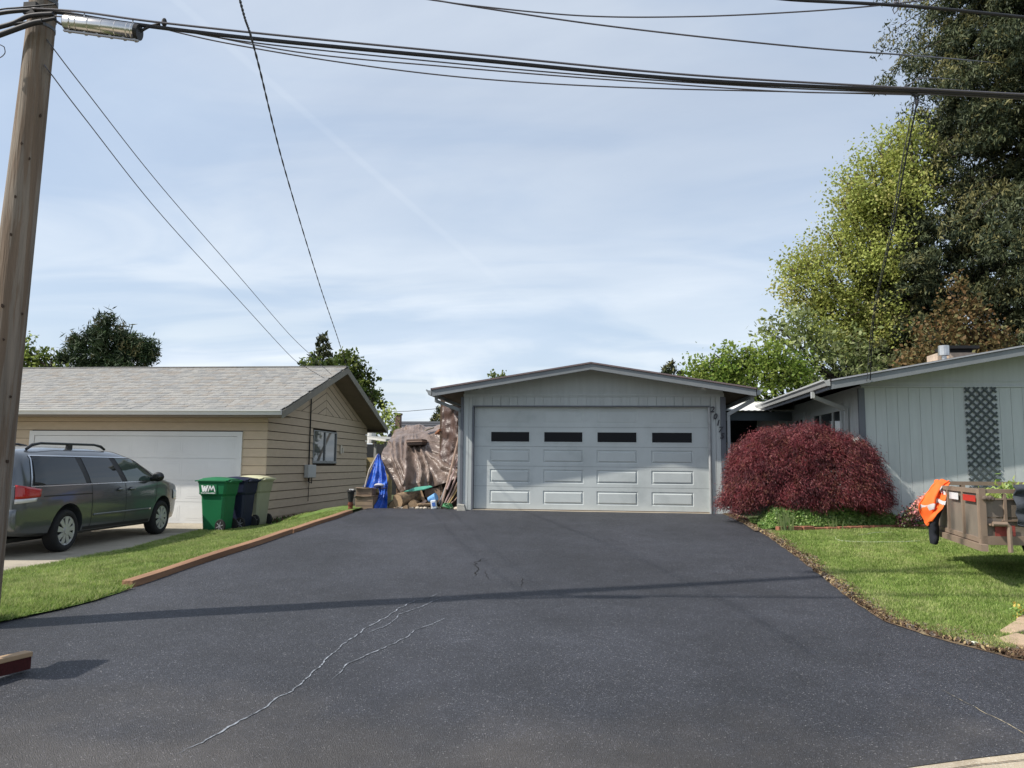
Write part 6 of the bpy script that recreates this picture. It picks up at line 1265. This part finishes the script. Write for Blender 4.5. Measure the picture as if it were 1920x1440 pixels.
d_ = (b - a).normalized(); m = MB(); m.tube([a, a + d_ * .012, b - d_ * .03, b - d_ * .02], [.062, .073, .073, .062], 28); m.build('shell', stl, sc, smooth=True)
for f in (.10, .18, .34, .52, .70, .86, .92): c = a.lerp(b, f); m = MB(); m.tube([c - d_ * .004, c + d_ * .004], .076, 28); m.build('rib', stl, sc)
m = MB(); m.tube([b - d_ * .035, b + d_ * .0], [.0745, .070], 24); m.build('end_cap', M('black_end_cap', (0.015, 0.015, 0.016), .5, .1), sc)
m = MB(); m.beam(a + Vector((0, -.01, -.085)), b + Vector((0, -.01, -.085)), .025, .012); 
for f in (.06, .28, .45, .62, .80, .95): c = a.lerp(b, f); m.box(c.x - .012, c.x + .012, c.y - .02, c.y + .02, c.z - .09, c.z - .065)
m.build('clamp_strip', M('clamp_steel', (0.35, 0.34, 0.33), .4, .1, metal=.8), sc)
for f in (.25, .9): c = a.lerp(b, f); m = MB(); m.tube([c + Vector((0, 0, .07)), c + Vector((0, 0, .12))], .006, 6); m.build('hanger', stl, sc)
m = MB(); c = top(308, 42); m.ball(c, .035, 8, 6, (.7, .7, 1.2)); tag(m.build('cable_clamp', black), 'black clamp knot on the cables just right of the splice case', 'clamp')
# drop wires
gp = Vector((-6.86, 20.43, 2.56))
cable([at(440, -40, 4.6), at(458, 30, 5.3), at(482, 110, 6.2), at(536, 325, 9.6), at(598, 530, 14.5), at(632, 630, 18.4), gp], .006, 'twisted power drop wire falling to the tan gable peak', twist=48)
cable([pl(85, 70), pl(101, 92), at(160, 169, 7.3), at(300, 347, 9.9), at(450, 520, 13.2), at(540, 624, 15.9), at(584, 667, 17.3), atx(621, 702, -6.86)], .0055, 'upper thin phone wire from the pole to the tan roof edge', cabp)
cable([pl(80, 118), pl(96, 139), at(160, 223, 7.3), at(300, 400, 9.9), at(450, 565, 13.2), at(540, 663, 15.9), at(566, 684, 16.7), atx(608, 709, -6.86)], .0055, 'lower thin phone wire from the pole to the tan roof edge', cabp)
cable([top(1722, 180), at(1700, 290, 8.6), at(1672, 440, 10.6), at(1640, 590, 12.6), Vector((4.72, 13.93, 1.52))], .006, 'twisted power drop wire falling to the grey house eave', twist=45)
cable([top(1716, 180), at(1692, 300, 8.6), at(1668, 440, 10.6), at(1637, 590, 12.6), Vector((4.66, 13.93, 1.50))], .005, 'thin wire beside the grey house drop wire', cabp)
cable([top(1690, 166), top(1712, 155), top(1745, 146), at(1800, 150, 20)], .005, 'loose wire curling into the fir above the thick cable', cabp)
m = MB(); 
for (u, v) in ((1700, 168), (1706, 172), (1714, 178), (1720, 186)): m.tube([top(u, v), top(u + 10, v + 8), top(1719, 190)], .005, 5)
m.ball(top(1719, 192), .03, 8, 6, (.6, .6, 1.3)); tag(m.build('drop_clamp', cabm), 'tangle of clamps where the drop wires leave the thick cable', 'clamp')
m = MB(); m.tube([top(1680, 6), top(1674, 18), top(1677, 26), top(1684, 18), top(1688, -4)], .006, 5); m.ball(top(1679, 6), .022, 8, 6); tag(m.build('wire_loop', cabp), 'small hanging wire loop on the top right cable', 'wire')

# ------------------------------------------------------------------ small things
br = empty('push_broom', (-4.1, 4.95, -1.50), 'push broom with dark red bristles lying at the left edge', 'broom')
ang = radians(-106); e = Vector((cos(ang), sin(ang), 0)); hp = Vector((-4.02, 5.22, -1.485)); lw = Vector((-e.y, e.x, 0))
m = MB(); m.beam(hp + Vector((0, 0, .115)), hp + e * .60 + Vector((0, 0, .115)), .085, .035); m.build('broom_block', M('broom_wood', (0.34, 0.235, 0.14), .7, .15, 8, stretch=(1, 1, 1)), br, bevel=.006)
m = MB(); m.beam(hp + Vector((0, 0, .055)) + e * .005, hp + e * .595 + Vector((0, 0, .055)), .07, .085); bo = m.build('bristles', M('dark_red_bristle', (0.075, 0.012, 0.012), .9, .4, 60, bump=1, bscale=200, stretch=(6, 6, .4)), br)
mid = hp + e * .28 + Vector((0, 0, .13)); m = MB(); m.tube([mid, mid + Vector((-.55, .10, .45)), mid + Vector((-1.15, .22, .95))], .013, 8); m.build('broom_handle', M('broom_handle_steel', (0.2, 0.2, 0.2), .4, .1), br)
mbx = empty('mailbox', (-4.86, 4.85, -1.5), 'unseen post-mounted black mailbox outside the left edge, guessed to cast the shadow by the broom', 'mailbox')  # unseen, a guess added to cast the shadow beside the broom
m = MB(); m.box(-4.91, -4.81, 4.8, 4.9, -1.55, -.32); m.build('post', wood, mbx)
m = MB(); m.box(-4.97, -4.75, 4.62, 5.02, -.32, -.20); m.tube([(-4.86, 4.62, -.20), (-4.86, 5.02, -.20)], .11, 16); m.build('box', black, mbx)
# lawn hose, scrap, stones
m = MB(); m.tube([on_drive(u, v) + Vector((0, 0, .03)) for u, v in ((1566, 1010), (1568, 1015), (1580, 1018), (1620, 1020), (1680, 1020), (1725, 1018))], .007, 6); m.tube([on_drive(u, v) + Vector((0, 0, .03)) for u, v in ((1610, 1007), (1640, 1002), (1672, 1001))], .006, 6)
tag(m.build('garden_tube', M('pale_green_tube', (0.42, 0.46, 0.32), .5, .1)), 'thin pale tube lying in curves on the right lawn', 'tube')
stm = M('tan_flat_stone', (0.42, 0.31, 0.21), .9, .18, 9, bump=.7, orand=.12); 
def stone(pts, h, lab, name='flagstone', z0=0):
    P_ = [on_drive(u, v) for u, v in pts]; P_ = [Vector((p.x, p.y, drive_z(p.y) - .01 + z0)) for p in P_]; m = MB(); m.prism(P_, (0, 0, h)); tag(m.build(name, stm, bevel=.012), lab, 'stone')
stone([(1872, 1205), (1905, 1196), (1960, 1208), (1955, 1222), (1885, 1214)], .055, 'flat tan stone nearest the driveway at the right edge')
stone([(1874, 1190), (1902, 1172), (1935, 1165), (1950, 1180), (1900, 1196)], .05, 'pinkish flat stone behind the nearest tan one', z0=.0)
stone([(1905, 1170), (1925, 1156), (1960, 1150), (1960, 1165), (1930, 1172)], .06, 'farthest tan stone under the yellow flowers at the right edge')
m = MB(); p = on_drive(1826, 1211); m.ball((p.x, p.y, p.z + .02), .03, 8, 5, (1.2, .8, .6)); m.ball((p.x + .04, p.y - .005, p.z + .018), .022, 7, 5, (1, .8, .6)); tag(m.build('paper_scrap', M('white_paper', (0.7, 0.68, 0.6), .9, .1)), 'crumpled white paper scrap on the soil by the driveway', 'paper')
m = MB(); p = on_drive(1475, 990); m.ball((p.x, p.y, p.z + .03), .06, 8, 5, (1.5, .7, .4)); tag(m.build('white_stone', M('white_paper', (0.7, 0.68, 0.6), .9, .1)), 'small white stone on the left end of the brick edging', 'stone')
p = on_drive(1925, 1166); P = cluster_pts([((p.x, p.y, p.z + .10), .10, .7)], 2500, 6, .02, .3); tag(npmesh('yellow_flowers', leaf_quads(P, .03, 1), 4, [M('yellow_petal', (0.65, 0.5, 0.12), .6, .1, trans=.3), gcm[0]], None, rng.choice(2, len(P), p=[.4, .6])), 'small yellow flowering plant above the flat stones', 'plant', kind='stuff')
m = MB(); m.box(2.58, 2.62, 16.0, 16.05, -.99, -.95); 
# meter-side weeds at the foot of the tan wall
P = np.stack([rng.uniform(-7.45, -7.1, 1500), rng.uniform(17.0, 21.5, 1500), -1.4 + .1 * rng.uniform(0, 1, 1500)], 1); tag(npmesh('wall_weeds', leaf_quads(P, .07, 1.4), 4, [gcm[1], crumbs[0]], None, rng.choice(2, 1500)), 'weeds and dead leaves along the foot of the tan side wall', 'weeds', kind='stuff')
for o in list(bpy.data.objects):
    if o.name.startswith('t.') or o.name == 't': bpy.data.objects.remove(o)
